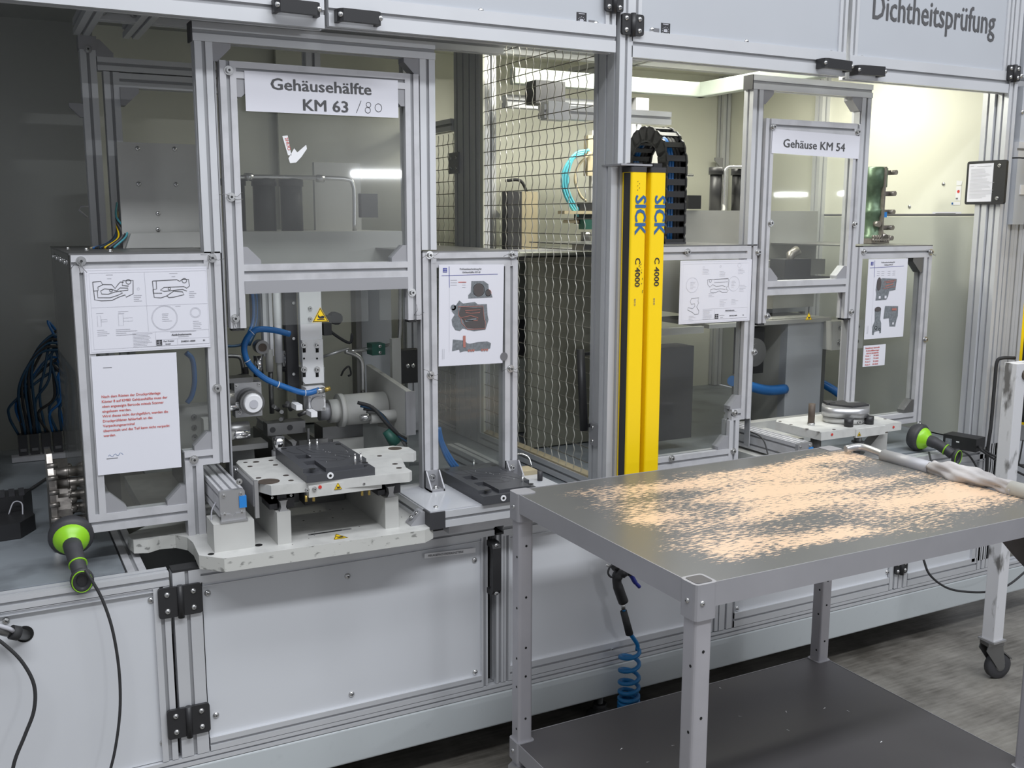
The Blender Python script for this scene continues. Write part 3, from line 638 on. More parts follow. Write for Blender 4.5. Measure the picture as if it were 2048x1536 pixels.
# A: big seal drawing
sg, Fp, W = paper('technical_drawing', 'landscape technical drawing of seal outlines on the far left guard box', 'drawing', (180, 708), (421, 694), .205)
b = B('ink_light')
def fr(x0, y0, x1, y1, wd=.0009): b.ribbon(Fp, [(x0, y0), (x1, y0), (x1, y1), (x0, y1)], wd, Fs, True)
fr(.004, .004, .292, .201, .0005); fr(.010, .010, .284, .195, .0006)
b.ribbon(Fp, [(.138, .048), (.136, .195)], .0005, Fs); b.ribbon(Fp, [(.010, .112), (.284, .112)], .0005, Fs)
circ(b, Fp, .178, .080, .031, .0006); circ(b, Fp, .178, .080, .029, .0006); circ(b, Fp, .253, .090, .013, .0006); circ(b, Fp, .253, .090, .0105, .0006); circ(b, Fp, .120, .154, .003, .0005)
for (u, v, n, L) in ((.048, .190, 1, .024), (.050, .181, 1, .018), (.195, .190, 1, .024), (.2, .182, 1, .018), (.108, .138, 4, .026), (.240, .143, 4, .026), (.020, .098, 1, .024), (.070, .1, 2, .026), (.020, .057, 4, .028), (.062, .056, 4, .050), (.172, .090, 5, .026), (.246, .068, 5, .026), (.205, .108, 1, .026)): grey_lines(b, Fp, u, v, n, L)
b.ribbon(Fp, [(.022, .066), (.022, .092), (.030, .092), (.030, .066)], .0006, Fs, True); b.ribbon(Fp, [(.030, .077), (.044, .077), (.044, .082), (.030, .082)], .0006, Fs, True)
b.ribbon(Fp, [(.070, .066), (.070, .094), (.081, .094), (.081, .066)], .0006, Fs, True); b.ribbon(Fp, [(.081, .076), (.103, .076), (.103, .084), (.081, .084)], .0006, Fs, True)
fr(.100, .010, .284, .046, .0005); b.ribbon(Fp, [(.154, .010), (.154, .046)], .0005, Fs); b.ribbon(Fp, [(.154, .026), (.284, .026)], .0005, Fs); b.ribbon(Fp, [(.206, .010), (.206, .026)], .0005, Fs)
for k in range(9): b.ribbon(Fp, [(.101, .014+k*.0036), (.101+random.uniform(.03, .05), .014+k*.0036)], .0009, Fs)
grey_lines(b, Fp, .190, .044, 1, .075, th=.0015); grey_lines(b, Fp, .208, .031, 1, .045, th=.0015)
b.use('ink')
S1 = [(0,.95),(.20,.98),(.24,.78),(.12,.70),(.12,.52),(.02,.50),(.04,.08),(.16,0),(.42,0),(.60,.16),(.78,.28),(.72,.42),(.50,.40),(.28,.30),(.20,.34),(.18,.52),(.28,.60),(.44,.58),(.52,.66),(.60,.72),(.66,.58),(.84,.56),(.88,.70),(.72,.74),(.72,.92),(.78,1),(.84,.90),(.92,.86),(1,.96),(.99,.40),(.88,.30),(.80,.20),(.80,.28),(.70,.30)]
b.use('letter_grey')
seal(b, Fp, .017, .128, .092, .048, [(0,.95),(.20,.98),(.24,.80),(.12,.70),(.12,.52),(.01,.50)], .0016, False)
seal(b, Fp, .017, .128, .092, .048, [(.24,.82),(.46,.80),(.54,.60),(.62,.80),(.68,.92),(.76,.90)], .0016, False)
seal(b, Fp, .017, .128, .092, .048, [(.10,.50),(.10,.16),(.40,.14),(.58,.24),(.72,.36),(.66,.46),(.52,.42),(.36,.32),(.20,.34),(.18,.50),(.28,.60),(.48,.54),(.58,.48),(.66,.62),(.86,.60),(.86,.50),(.66,.46)], .0015, False)
seal(b, Fp, .017, .128, .092, .048, [(0,.95),(.02,.06),(.18,0),(.44,.0),(.62,.16),(.78,.26),(.80,.14),(.98,.30),(1,.98),(.74,.98),(.72,.74),(.88,.70)], .0016, False)
circ(b, Fp, .057, .152, .0032, .0014, 14); circ(b, Fp, .098, .172, .0056, .0014, 16)
seal(b, Fp, .154, .130, .088, .044, [(0,.96),(.66,1),(.74,.90),(.80,1),(.98,1),(1,.62),(.92,.50),(.84,.60),(.30,.58),(.20,.44),(.30,.36),(.80,.44),(.92,.34)], .0016, False)
seal(b, Fp, .154, .130, .088, .044, [(0,.96),(.02,.04),(.20,0),(.36,.10),(.56,.36),(.80,.30),(.84,.14),(.56,.02),(.42,.0),(.36,.1)], .0016, False)
seal(b, Fp, .154, .130, .088, .044, [(.10,.94),(.10,.50),(.0,.48),(.0,.28),(.24,.26)], .0014, False); circ(b, Fp, .193, .152, .0030, .0013, 14); circ(b, Fp, .230, .171, .0056, .0014, 16)
b.use('ink'); logo(b, Fp, .155, .0115, .0135); b.out('printed_drawing', sg)
text('Abdichtelemente', .0070, 'ink', sg, 'lettering', Fp, .192, .034, Fs, bold=.03); text('Paul Köster', .0054, 'ink', sg, 'lettering', Fp, .172, .0195, Fs, bold=.02); text('GmbH', .0048, 'ink', sg, 'lettering', Fp, .176, .0125, Fs, bold=.02)
text('5048341-0000', .0060, 'ink', sg, 'lettering', Fp, .214, .0165, Fs, bold=.03); text('01', .006, 'ink', sg, 'lettering', Fp, .268, .0165, Fs, bold=.02)
# B: red notice
sg, Fp, W = paper('notice_sheet', 'portrait white notice with a red German paragraph on the far left guard box', 'notice', (196, 951), (363, 934), .297)
b = B('blue_print'); b.ribbon(Fp, [(.026+k*.0035, .046+.0035*math.sin(k*1.7)+k*.0004) for k in range(11)], .0008, Fs); b.out('signature', sg, label='blue pen signature')
for k, s in enumerate(('Nach dem Rüsten der Druckprüfanlage', 'Köster 8 auf KM80 Gehäusehälfte muss der', 'oben angezeigte Barcode mittels Scanner', 'eingelesen werden.', 'Wird dieses nicht durchgeführt, werden die', 'Druckprüfdaten fehlerhaft an das', 'Verpackungsterminal', 'übermittelt und das Teil kann nicht verpackt', 'werden.')):
    text(s, .0090, 'red_print', sg, 'lettering', Fp, .018, .1935-k*.0122, Fs, bold=.025, sx=.97)
text('Ing. K. Bauer Fertigung', .004, 'ink_grey', sg, 'lettering', Fp, .022, .038, Fs) if False else None
b = B('ink_grey'); grey_lines(b, Fp, .022, .040, 1, .034, th=.0016); grey_lines(b, Fp, .026, .268, 1, .027, th=.0012); b.out('small_print', sg)
# C and D: test area sheets with part pictures
def blob(b, P, u, v, w, h, m, pts): b.use(m); b.poly(P, [(u+x*w, v+y*h) for x, y in pts], Fs*(1.7 if m == 'part_dark' else 1))
def header(P, b, s1_, s2_, w):
    b.use('logo_blue'); logo(b, P, .012, .268, .0125)
    b.use('logo_blue'); b.ribbon(P, [(.008, .259), (w-.02, .262)], .0012, Fs); b.ribbon(P, [(.031, .285), (.0325, .225)], .0013, Fs*1.3); b.use('ink_light'); b.ribbon(P, [(.0325, .225), (.033, .04)], .0005, Fs)
sg, Fp, W = paper('inspection_sheet', 'portrait sheet with three grey part pictures beside the left sliding door', 'sheet', (877, 733), (1005, 726), .290)
b = B('ink'); header(Fp, b, '', '', W)
b.use('red_print'); b.ribbon(Fp, [(.060, .240), (.085, .240)], .002, Fs); b.use('ink_light')
for k in range(3): b.ribbon(Fp, [(.036, .246-k*.007), (.056, .246-k*.007)], .0014, Fs); b.ribbon(Fp, [(.072, .239-k*.007), (.083, .239-k*.007)], .0012, Fs)
for z in (0, 1): b.ribbon(Fp, [(.012+z*.005, .02), (.012+z*.005, .05)], .0012, Fs)
blob(b, Fp, .092, .193, .078, .050, 'part_grey', [(0,0),(1,.04),(.95,.25),(.85,.30),(.82,.80),(.62,1),(.12,1),(.10,.35),(.0,.2)])
b.use('part_dark'); b.poly(Fp, [(.125+.0165*math.cos(a*.35), .217+.0195*math.sin(a*.35)) for a in range(18)], Fs*1.5); b.poly(Fp, [(.156+.008*math.cos(a*.45), .208+.009*math.sin(a*.45)) for a in range(14)], Fs*1.5)
b.use('part_red'); circ(b, Fp, .125, .217, .0185, .0014); circ(b, Fp, .156, .208, .0095, .0014)
blob(b, Fp, .040, .098, .118, .090, 'part_grey', [(.02,.22),(.10,.06),(.22,.02),(.30,.10),(.60,.0),(.92,.04),(.96,.20),(1,.35),(.97,.5),(.95,.86),(.70,.86),(.62,.94),(.30,.9),(.20,1),(.12,.86),(.02,.8),(.0,.66),(.08,.55),(.0,.4)])
blob(b, Fp, .060, .104, .088, .066, 'part_dark', [(.02,.62),(.14,.50),(.30,.08),(.60,.02),(.98,.0),(.97,.30),(.92,.62),(.90,.95),(.60,.93),(.30,.97),(.10,1),(.05,.8)]); FS2 = Fs*2.5
b.use('part_red')
for pts in ([(0,1),(.9,1),(.95,.4),(1,.3),(.98,.0),(.35,.0),(.12,.3),(.10,.5),(.02,.62)], [(.25,.82),(.80,.85),(.78,.72),(.45,.70),(.28,.74)], [(.10,.52),(.45,.60),(.72,.50),(.70,.38),(.30,.40)]):
    b.ribbon(Fp, [(.060+x*.088, .104+y*.066) for x, y in pts], .0016, FS2, True)
b.use('part_grey'); b.ribbon(Fp, [(.082, .128), (.118, .134)], .006, FS2); circ(b, Fp, .045, .168, .006, .005)
blob(b, Fp, .042, .032, .125, .048, 'part_grey', [(.0,.22),(.18,.30),(.20,.12),(.30,.18),(.55,.20),(.62,.16),(.85,.20),(.98,.28),(1,.6),(.90,.72),(.66,.70),(.45,.62),(.38,.66),(.32,.82),(.02,.92)])
b.use('part_red'); b.ribbon(Fp, [(.080, .086), (.0805, .052)], .008, FS2)
for u in (.095, .103, .110, .138, .146, .154): b.poly(Fp, [(u+.0038*math.cos(a), .042+.0038*math.sin(a)) for a in range(6)], FS2)
b.out('printed_pictures', sg)
text('Prüfraumbeschreibung für', .0072, 'ink_grey', sg, 'lettering', Fp, .064, .275, Fs, bold=.02, sx=.92); text('Gehäusehälfte KM 63', .0072, 'ink_grey', sg, 'lettering', Fp, .072, .266, Fs, bold=.02, sx=.92)
q = oY(1008, 713, YS-.001); b = B('ink_grey'); b.cyl(q, q+Vector((0, .0006, 0)), .0125, 24); b.out('round_magnet', sg)
sg, Fp, W = paper('inspection_sheet', 'narrow seeming sheet with two part pictures on the right guard box of the right station', 'sheet', (1728, 679), (1806, 673), .290)
b = B('ink'); header(Fp, b, '', '', W); b.use('ink_light')
for k in range(3):
    for u in (.045, .068, .10, .125): b.ribbon(Fp, [(u, .245-k*.007), (u+.014, .245-k*.007)], .0012, Fs)
for z in (0, 1): b.ribbon(Fp, [(.012+z*.005, .02), (.012+z*.005, .05)], .0012, Fs)
blob(b, Fp, .044, .140, .105, .080, 'part_grey', [(.02,0),(.55,.02),(.62,.16),(.66,.40),(.96,.45),(1,.95),(.30,1),(.05,.95),(.0,.5),(.04,.3)])
b.use('part_dark'); b.poly(Fp, [(.058+.011*math.cos(a*.4), .200+.024*math.sin(a*.4)) for a in range(16)], FS2); b.use('part_red')
b.ribbon(Fp, [(.082, .182), (.086, .208), (.142, .212), (.142, .188)], .002, FS2, True); b.ribbon(Fp, [(.090, .190), (.130, .198)], .004, FS2); b.ribbon(Fp, [(.094, .204), (.134, .206)], .003, FS2)
b.use('paper'); b.poly(Fp, [(.060, .146), (.070, .146), (.070, .156), (.060, .156)], FS2); b.poly(Fp, [(.090, .146), (.10, .146), (.10, .156), (.090, .156)], FS2)
blob(b, Fp, .036, .014, .048, .102, 'part_grey', [(.05,.02),(.22,.0),(.30,.12),(.78,.14),(.86,.04),(1,.06),(.96,.4),(.82,.55),(.86,.92),(.5,1),(.2,.9),(.25,.5),(.04,.3)])
b.use('part_dark'); b.poly(Fp, [(.060+.016*math.cos(a*.4), .108+.009*math.sin(a*.4)) for a in range(16)], FS2); b.use('part_red'); circ(b, Fp, .056, .040, .006, .002); circ(b, Fp, .075, .034, .004, .002)
blob(b, Fp, .092, .040, .074, .078, 'part_grey', [(.0,.40),(.38,.42),(.46,.02),(.86,.0),(.92,.3),(1,.5),(.98,.96),(.06,1)])
b.use('part_red'); b.poly(Fp, [(.132, .10), (.156, .10), (.156, .108), (.132, .108)], FS2); b.use('paper'); b.poly(Fp, [(.138, .048), (.146, .048), (.146, .056), (.138, .056)], FS2); b.out('printed_pictures', sg)
text('Prüfraumbeschreibung für', .0072, 'ink_grey', sg, 'lettering', Fp, .064, .275, Fs, bold=.02, sx=.92); text('Gehäuse KM 54', .0072, 'ink_grey', sg, 'lettering', Fp, .080, .266, Fs, bold=.02, sx=.92)
# E: small red pressure label
sg, Fp, W = paper('pressure_label', 'small white label with red pressure values under the sheet', 'label', (1725, 734), (1769, 730), .078)
for k, (s, u) in enumerate((('Einzeldruck Hydraulik', .008), ('Kraftstofffilterträger', .012), ('KM 54 301000740', .015))): text(s, .0078, 'red_print', sg, 'lettering', Fp, u, .066-k*.0100, Fs, bold=.03, sx=.92*W/.098)
for k, s in enumerate(('Kreis 1      70 BAR', 'Kreis 2      75 BAR', 'Kreis 3      95 BAR', 'Kreis 4    150 BAR')): text(s, .0078, 'red_print', sg, 'lettering', Fp, .011, .037-k*.0108, Fs, bold=.03, sx=.98*W/.098)
# F: white drawing on the right station
sg, Fp, W = paper('technical_drawing', 'faint landscape technical drawing beside the right sliding door', 'drawing', (1357, 649), (1499, 641), .205)
b = B('ink_light'); fr(.004, .004, .292, .201, .0005); fr(.011, .011, .284, .194, .0005)
circ(b, Fp, .050, .126, .024, .0007); circ(b, Fp, .222, .126, .024, .0007); circ(b, Fp, .243, .186, .007, .0006); circ(b, Fp, .164, .184, .003, .0006); circ(b, Fp, .095, .182, .003, .0006)
for (u, v, n, L) in ((.042, .135, 5, .022), (.212, .135, 5, .022), (.090, .176, 4, .03), (.160, .168, 4, .03), (.238, .174, 4, .03), (.118, .096, 3, .028), (.246, .120, 5, .03), (.165, .074, 5, .038), (.214, .074, 4, .034), (.04, .025, 4, .03)): grey_lines(b, Fp, u, v, n, L, .005, .0007)
fr(.096, .011, .284, .046, .0005); b.ribbon(Fp, [(.145, .011), (.145, .046)], .0005, Fs)
for k in range(8): b.ribbon(Fp, [(.098, .014+k*.004), (.098+random.uniform(.02, .04), .014+k*.004)], .0008, Fs)
grey_lines(b, Fp, .19, .034, 1, .05)
b.use('ink_grey'); seal(b, Fp, .112, .098, .090, .046, [(0,.95),(.96,1),(1,.8),(.96,.42),(.90,.42),(.88,.2),(.98,.16),(.92,.02),(.70,.02),(.55,.14),(.40,.02),(.16,.06),(.14,.22),(.30,.3),(.42,.24),(.60,.28),(.84,.22)], .0010, False)
seal(b, Fp, .112, .098, .090, .046, [(0,.95),(.02,.60),(.12,.42),(.24,.6),(.40,.46),(.70,.50),(.84,.42)], .0010, False); circ(b, Fp, .124, .138, .005, .0009, 14); b.ribbon(Fp, [(.140, .142), (.197, .143), (.197, .133), (.140, .132)], .0008, Fs, True)
seal(b, Fp, .034, .030, .050, .054, [(.2,.80),(.3,.98),(.9,1),(.82,.80),(.9,.7),(.74,.45),(.94,.2),(.9,.02),(.6,.0),(.4,.14),(.0,.30),(.04,.44),(.4,.36),(.6,.5),(.56,.66),(.3,.62)], .0011, True)
b.use('ink'); logo(b, Fp, .147, .0125, .0150); b.out('printed_drawing', sg)
text('Abdichtelemente', .0056, 'ink', sg, 'lettering', Fp, .190, .036, Fs, bold=.02); text('Paul Köster', .0046, 'ink_grey', sg, 'lettering', Fp, .166, .021, Fs); text('GmbH', .0042, 'ink_grey', sg, 'lettering', Fp, .170, .014, Fs); text('5041452-0000', .0056, 'ink', sg, 'lettering', Fp, .208, .018, Fs, bold=.03); text('01', .0055, 'ink', sg, 'lettering', Fp, .265, .018, Fs, bold=.02)
# G: black framed notice on the end post (faces left)
nb = thing('framed_notice', 'black framed paper notice fixed to the right end post', 'notice board', (XW-.04, 2.60, 1.75))
xx = 3.343; ya2, yb2, z0, z1 = oX(2010, 365, xx).y, oX(1932, 365, xx).y, 1.674, 1.834
b = B('plastic_black'); b.bbox((xx, ya2, z0), (xx+.012, yb2, z1), .008, 'X'); b.out('board', nb)
B('paper').box((xx-.001, ya2+.052, z0+.010), (xx, yb2-.010, z1-.010)).out('paper', nb)
Fn = Frame((xx-.0012, yb2-.010, z0+.010), (0, -1, 0), (0, 0, 1)); b = B('ink_light')
b.ribbon(Fn, [(.035, .130), (.095, .130)], .002, .0004); b.ribbon(Fn, [(.006, .132), (.020, .132)], .003, .0004)
for k in range(24): b.ribbon(Fn, [(.010 if k < 9 else .008, .120-k*.0046), (.010+random.uniform(.05, .105), .120-k*.0046)], .0012, .0004)
b.out('small_print', nb)
for z in (z0+.022, z1-.02): bolt(nb, (xx, ya2+.028, z), (-1, 0, 0), .6)
# small stickers on the inner end wall
b = B('tan'); c = oX(1917, 383, XW-.001)
Fn = Frame(c, (0, -1, 0), (0, 0, 1)); b.use('label_white'); b.poly(Fn, [(-.012, -.035), (.012, -.035), (.012, .02), (-.012, .02)], 0); b.poly(Fn, [(-.012, .024), (.012, .024), (.014, .040), (-.012, .042)], 0)
b.poly(Fn, [(-.03, -.052), (.012, -.052), (.012, -.040), (-.03, -.040)], 0); b.use('red'); b.poly(Fn, [(.006*math.cos(a*.5), .006*math.sin(a*.5)) for a in range(12)], .0006); b.use('blue_print'); b.poly(Fn, [(-.028, -.050), (-.020, -.050), (-.020, -.042), (-.028, -.042)], .0006); b.use('ink_grey'); b.poly(Fn, [(-.01, -.030), (.0, -.030), (.0, -.024), (-.01, -.024)], .0006)
b.out('sticker', wr, label='small white inspection stickers with a red dot')
c = oX(1890, 427, XW-.001); Fn = Frame(c, (0, -1, 0), (0, 0, 1)); b = B('paper'); b.poly(Fn, [(-.06, -.006), (.075, -.006), (.075, .006), (-.06, .006)], 0); b.use('ink_grey').ribbon(Fn, [(-.045, 0), (.05, 0)], .003, .0006); b.out('label_strip', wr, label='white printed strip on the end wall joint')
# ------------------------------------------------------------------ mesh fence between the stations
XM = 1.668
mf = thing('mesh_fence', 'crimped wire mesh partition between the two stations', 'fence', (XM, 3.0, .76))
B('alu').prof('Z', .756, 2.32, (XM, XM+.045), (3.43, 3.65), 1, 4).out('post', mf)
B('alu').prof('Y', 2.636, 3.43, (XM, XM+.045), (.757, .800)).out('bottom_rail', mf); B('tan').box((XM+.005, 2.636, .800), (XM+.04, 3.43, .806)).out('seal_strip', mf)
B('alu').box((XM+.012, 3.418, .80), (XM+.020, 3.43, 2.3)).out('edge_strip', mf); B('panel_cream').box((XM+.004, 3.405, .80), (XM+.012, 3.43, 2.3)).out('edge_strip', mf)
zs = [oX(964, 169, XM).z+.0482*k for k in range(-30, 4)]
ys = [2.652+.0482*k for k in range(16)]
def wire_v(z0, z1):
    n = int((z1-z0)/.0482*8); b = B('wire')
    b.tube([(0, .0042*math.cos(2*math.pi*(k/8)), z0+.0482*k/8) for k in range(n)], .0016, 5); return b.mesh('wire')
def wire_h(L):
    n = int(L/.0482*4); b = B('wire_dark'); b.tube([(.0014*math.cos(math.pi*k/2), .0482*k/4, 0) for k in range(n+1)], .0016, 5); return b.mesh('wire')
zb0 = zs[0]; wv = wire_v(zb0-.06 if zb0-.06 > .80 else .80, 2.30); whm = wire_h(.76)
for y in ys: link(wv, 'wire', mf, M=Matrix.Translation((XM+.010, y, 0)))
for z in zs:
    if .80 < z < 2.3: link(whm, 'wire', mf, M=Matrix.Translation((XM+.010, 2.65, z)))
m2 = thing('mesh_fence', 'narrow rear wire mesh panel under a dark top rail behind the fence post', 'fence', (XM, 3.85, .76))
B('alu').prof('Y', 3.66, 4.13, (XM-.01, XM+.035), (1.955, 2.0), 1, 1).out('top_rail', m2)
wv2 = wire_v(.80, 1.955); wh2 = wire_h(.46)
for k in range(10): link(wv2, 'wire', m2, M=Matrix.Translation((XM+.010, 3.68+.0482*k, 0)))
for z in zs:
    if .8 < z < 1.955: link(wh2, 'wire', m2, M=Matrix.Translation((XM+.010, 3.665, z)))
b = B('gusset').box((XM-.006, 3.60, 1.79), (XM, 3.69, 1.87)); o = b.out('joining_plate', m2)
for y, z in ((3.62, 1.81), (3.62, 1.85), (3.67, 1.81), (3.67, 1.85)): screw(o, (XM-.006, y, z), (-1, 0, 0), .8)
# black tube handle on the fence and grey joining plate at the front post
q0, q1 = oX(1172, 698, 1.655), oX(1179, 860, 1.655)
gh = B('plastic_black').cyl(q0+Vector((-.02, 0, 0)), q1+Vector((-.02, 0, 0)), .013, 16); gh.box(q0+Vector((-.02, -.005, -.02)), q0+Vector((.02, .005, -.01))).box(q1+Vector((-.02, -.005, .02)), q1+Vector((.02, .005, .01))); gh.out('grab_handle', mf, label='black round tube grab handle')
q = oX(1198, 872, 1.660); b = B('gusset').box((1.655, q.y-.045, q.z-.035), (1.660, q.y+.045, q.z+.035)); o = b.out('joining_plate', mf)
for dy in (-.03, .03):
    for dz in (-.022, .022): screw(o, (1.655, q.y+dy, q.z+dz), (-1, 0, 0), .8)
# ------------------------------------------------------------------ yellow light curtains on their own short post
lp = thing('light_curtain_post', 'short dark capped aluminium post carrying the two yellow light curtains', 'post', (1.64, 2.45, .757))
B('alu').prof('Z', .757, 1.765, (1.598, 1.70), (2.432, 2.478), 2, 1).out('profile', lp); B('gusset').box((1.596, 2.38, 1.765), (1.702, 2.480, 1.770)).out('cap', lp)
def curtain(x0, x1, y0, label, dark_side, zt=1.748, zb=.72):
    t = thing('light_curtain', label, 'light curtain', ((x0+x1)/2, y0, zb), 'yellow light curtains')
    b = B('yellow'); r = .006; w = x1-x0
    b.bbox((x0, y0, zb), (x1, y0+.050, zt), r); b.out('housing', t)
    B('plastic_dark').bbox((x0-.001, y0-.001, zt), (x1+.001, y0+.051, zt+.014), r).out('end_cap', t)
    B('plastic_black').box((x0+.012, y0+.008, zt+.014), (x1-.010, y0+.045, zt+.026)).out('connector', t)
    if dark_side: B('plastic_black').box((x0-.0006, y0+.006, zb+.01), (x0+.001, y0+.038, zt-.002)).out('lens_strip', t, label='black lens strip')
    P = Frame((x0, y0-.0006, zb), (1, 0, 0), (0, 0, 1)); u = w*.36; H = zt-zb
    text('SICK', .052, 'blue_print', t, 'lettering', P, u-.005, H-.062, .0004, -math.pi/2, .045, 1.02)
    text('C 4000', .025, 'ink', t, 'lettering', P, u-.001, H-.238, .0004, -math.pi/2, .02, 1.12)
    text('eco', .012, 'ink_grey', t, 'lettering', P, u-.002, H-.355, .0004, -math.pi/2, .0, 1.2)
    b = B('label_white'); b.poly(P, [(w*.05, H-.005), (w*.09, H-.005), (w*.09, H-.012), (w*.05, H-.012)], .0003); return t, P, H
c1, P, H = curtain(1.632, 1.684, 2.380, 'left yellow light curtain with a black lens strip on its side', True)
b = B('ink')
for k in range(14): uu = .036+random.uniform(-.006, .008); vv = H-.25-random.random()*.10; b.ribbon(P, [(uu, vv), (uu+random.uniform(-.004, .004), vv+random.uniform(-.006, .006))], .0018, .0008)
for k in range(5): b.ribbon(P, [(.020+k % 2*.006, H-.025-k*.006), (.021+k % 2*.006, H-.027-k*.006)], .002, .0008)
b.out('scratches', c1, label='dark scratches beside the lettering')
c2, P, H = curtain(1.699, 1.751, 2.380, 'right yellow light curtain of the front pair', False)
c3 = thing('light_curtain', 'yellow light curtain at the right edge of the picture', 'light curtain', (3.40, 2.42, .7), 'yellow light curtains')
xx = oY(2033, 700, 2.40).x
B('yellow').bbox((xx+.03, 2.36, .86), (xx+.09, 2.41, 1.95), .005).out('housing', c3); B('plastic_black').box((xx+.0295, 2.365, .87), (xx+.031, 2.395, 1.95)).out('lens_strip', c3)
for z in (1.62, 1.02): o = B('plastic_dark').box((xx-.005, 2.40, z-.035), (xx+.03, 2.41, z+.035)).out('bracket', c3); screw(o, (xx+.006, 2.40, z+.02), s=.8); screw(o, (xx+.006, 2.40, z-.02), s=.8)
B('gusset').box((xx+.02, 2.34, .80), (xx+.12, 2.42, .86)).out('bracket', c3)
# ------------------------------------------------------------------ cable chain in the right bay
ec = thing('energy_chain', 'black plastic cable chain arching over the guard box behind the light curtains', 'cable chain', (2.05, 2.9, 1.534))
xl = oY(1330, 400, 2.80).x; xr = oY(1371, 400, 2.80).x
yf, zb, R = 2.82, 1.540, .105
path = [(yf, zb+.040*k) for k in range(7)]; zc = path[-1][1]+.02
path += [(yf+R-R*math.cos(math.radians(a)), zc+R*math.sin(math.radians(a))) for a in range(8, 180, 22)]
path += [(yf+2*R, zc-.02-.04*k) for k in range(8)]
def chain_link(x0, x1):
    b = B('plastic_black'); T = .027
    for a, c in ((x0, x0+.006), (x1-.006, x1)):
        pts = [(-T, -.012), (-T+.008, -.026), (T-.008, -.026), (T, -.012), (T, .012), (T-.008, .026), (-T+.008, .026), (-T, .012)]
        b.prism(pts, a, c, 'X')
    b.box((x0, -.024, -.010), (x1, -.019, .010)); b.box((x0, .017, -.008), (x1, .021, .008)); return b.mesh('chain_link')
CL = chain_link(xl, xr)
for k, (y, z) in enumerate(path):
    a, c = path[max(k-1, 0)], path[min(k+1, len(path)-1)]; ang = math.atan2(c[0]-a[0], c[1]-a[1])
    link(CL, 'chain_link', ec, M=Matrix.Translation((0, y, z)) @ Matrix.Rotation(-ang, 4, 'X'))
for i, (m_, f) in enumerate((('ink_light', .18), ('blue_hose', .34), ('blue_hose', .48), ('rubber', .66), ('rubber', .82))):
    B(m_).tube([(xl+(xr-xl)*f, y, z) for y, z in path], .0065, 8).out('hose', ec, label={'ink_light': 'grey hose', 'blue_hose': 'blue hose', 'rubber': 'black hose'}[m_])
B('plastic_dark').box((xl, yf-.03, 1.534), (xr, yf+.03, 1.540)).out('foot', ec)
# ------------------------------------------------------------------ frames, covers and fittings behind the guard boxes, right bay
rf = thing('rear_frame', 'cream lit aluminium frame of beams at the back of the right bay', 'frame', (2.4, 3.4, .76))
ye = 3.30
za, zb_ = oY(1350, 160, ye).z, oY(1350, 190, ye).z
B('channel').bbox((1.75, ye, zb_), (2.62, ye+.04, za), .004, 'X').out('cross_channel', rf)
B('channel').bbox((2.58, 2.66, zb_), (2.62, ye+.04, za), .004, 'Y').out('side_channel', rf)
for x in (2.205, 2.30): B('alu').prof('Z', 1.53, 2.04, (x, x+.045), (ye+.06, ye+.105)).out('upright', rf)
B('alu').prof('X', 1.75, 2.25, (ye+.06, ye+.105), (2.02, 2.065)).out('beam', rf); B('alu').prof('X', 1.73, 2.26, (ye-.25, ye-.205), (1.955, 2.0)).out('beam', rf)
B('gusset').box((2.29, ye+.02, 2.02), (2.35, ye+.06, 2.08)).out('end_cap', rf); B('alu').box((1.74, ye-.26, 1.95), (1.82, ye-.205, 2.01)).out('joint_plate', rf); B('plastic_dark').box((1.78, ye-.1, 2.02), (1.90, ye-.02, 2.10)).out('joint_block', rf)
gusset(rf, (2.25, 1.95), -1, -1, .06, ye+.05, ye+.06); gusset(rf, (2.35, 1.95), 1, -1, .06, ye+.05, ye+.06)
for px in (1000,): pass
B('alu').prof('Z', .76, 2.3, (1.76, 1.805), (3.56, 3.605)).out('upright', rf); B('alu').prof('Z', .76, 2.3, (1.93, 1.975), (3.95, 3.995)).out('upright', rf)
B('alu').prof('Z', .76, 2.32, (XW-.05, XW-.005), (4.09, 4.135)).out('upright', rf)
B('alu').prof('Z', .76, 2.32, (XW-.045, XW), (3.42, 3.465)).out('upright', rf)
B('alu').prof('Y', 2.6, 4.1, (2.45, 2.495), (2.25, 2.295)).out('roof_beam', rf); B('alu').prof('X', 1.72, XW, (3.6, 3.645), (2.25, 2.295)).out('roof_beam', rf)
gusset(rf, (XW-.05, 1.92), -1, -1, .05, 4.08, 4.09); gusset(rf, (1.975, 1.62), 1, 1, .05, 3.95, 3.96)
# tube lamp under the enclosure roof
tl = thing('tube_lamp', 'fluorescent tube lamp under the roof of the right bay', 'lamp', (2.95, 3.05, 2.30))
B('label_white').box((2.70, 2.93, 2.296), (3.20, 3.01, 2.32)).out('housing', tl); B('tube_glow').cyl((2.72, 2.97, 2.286), (3.18, 2.97, 2.286), .010, 12).out('tube', tl)
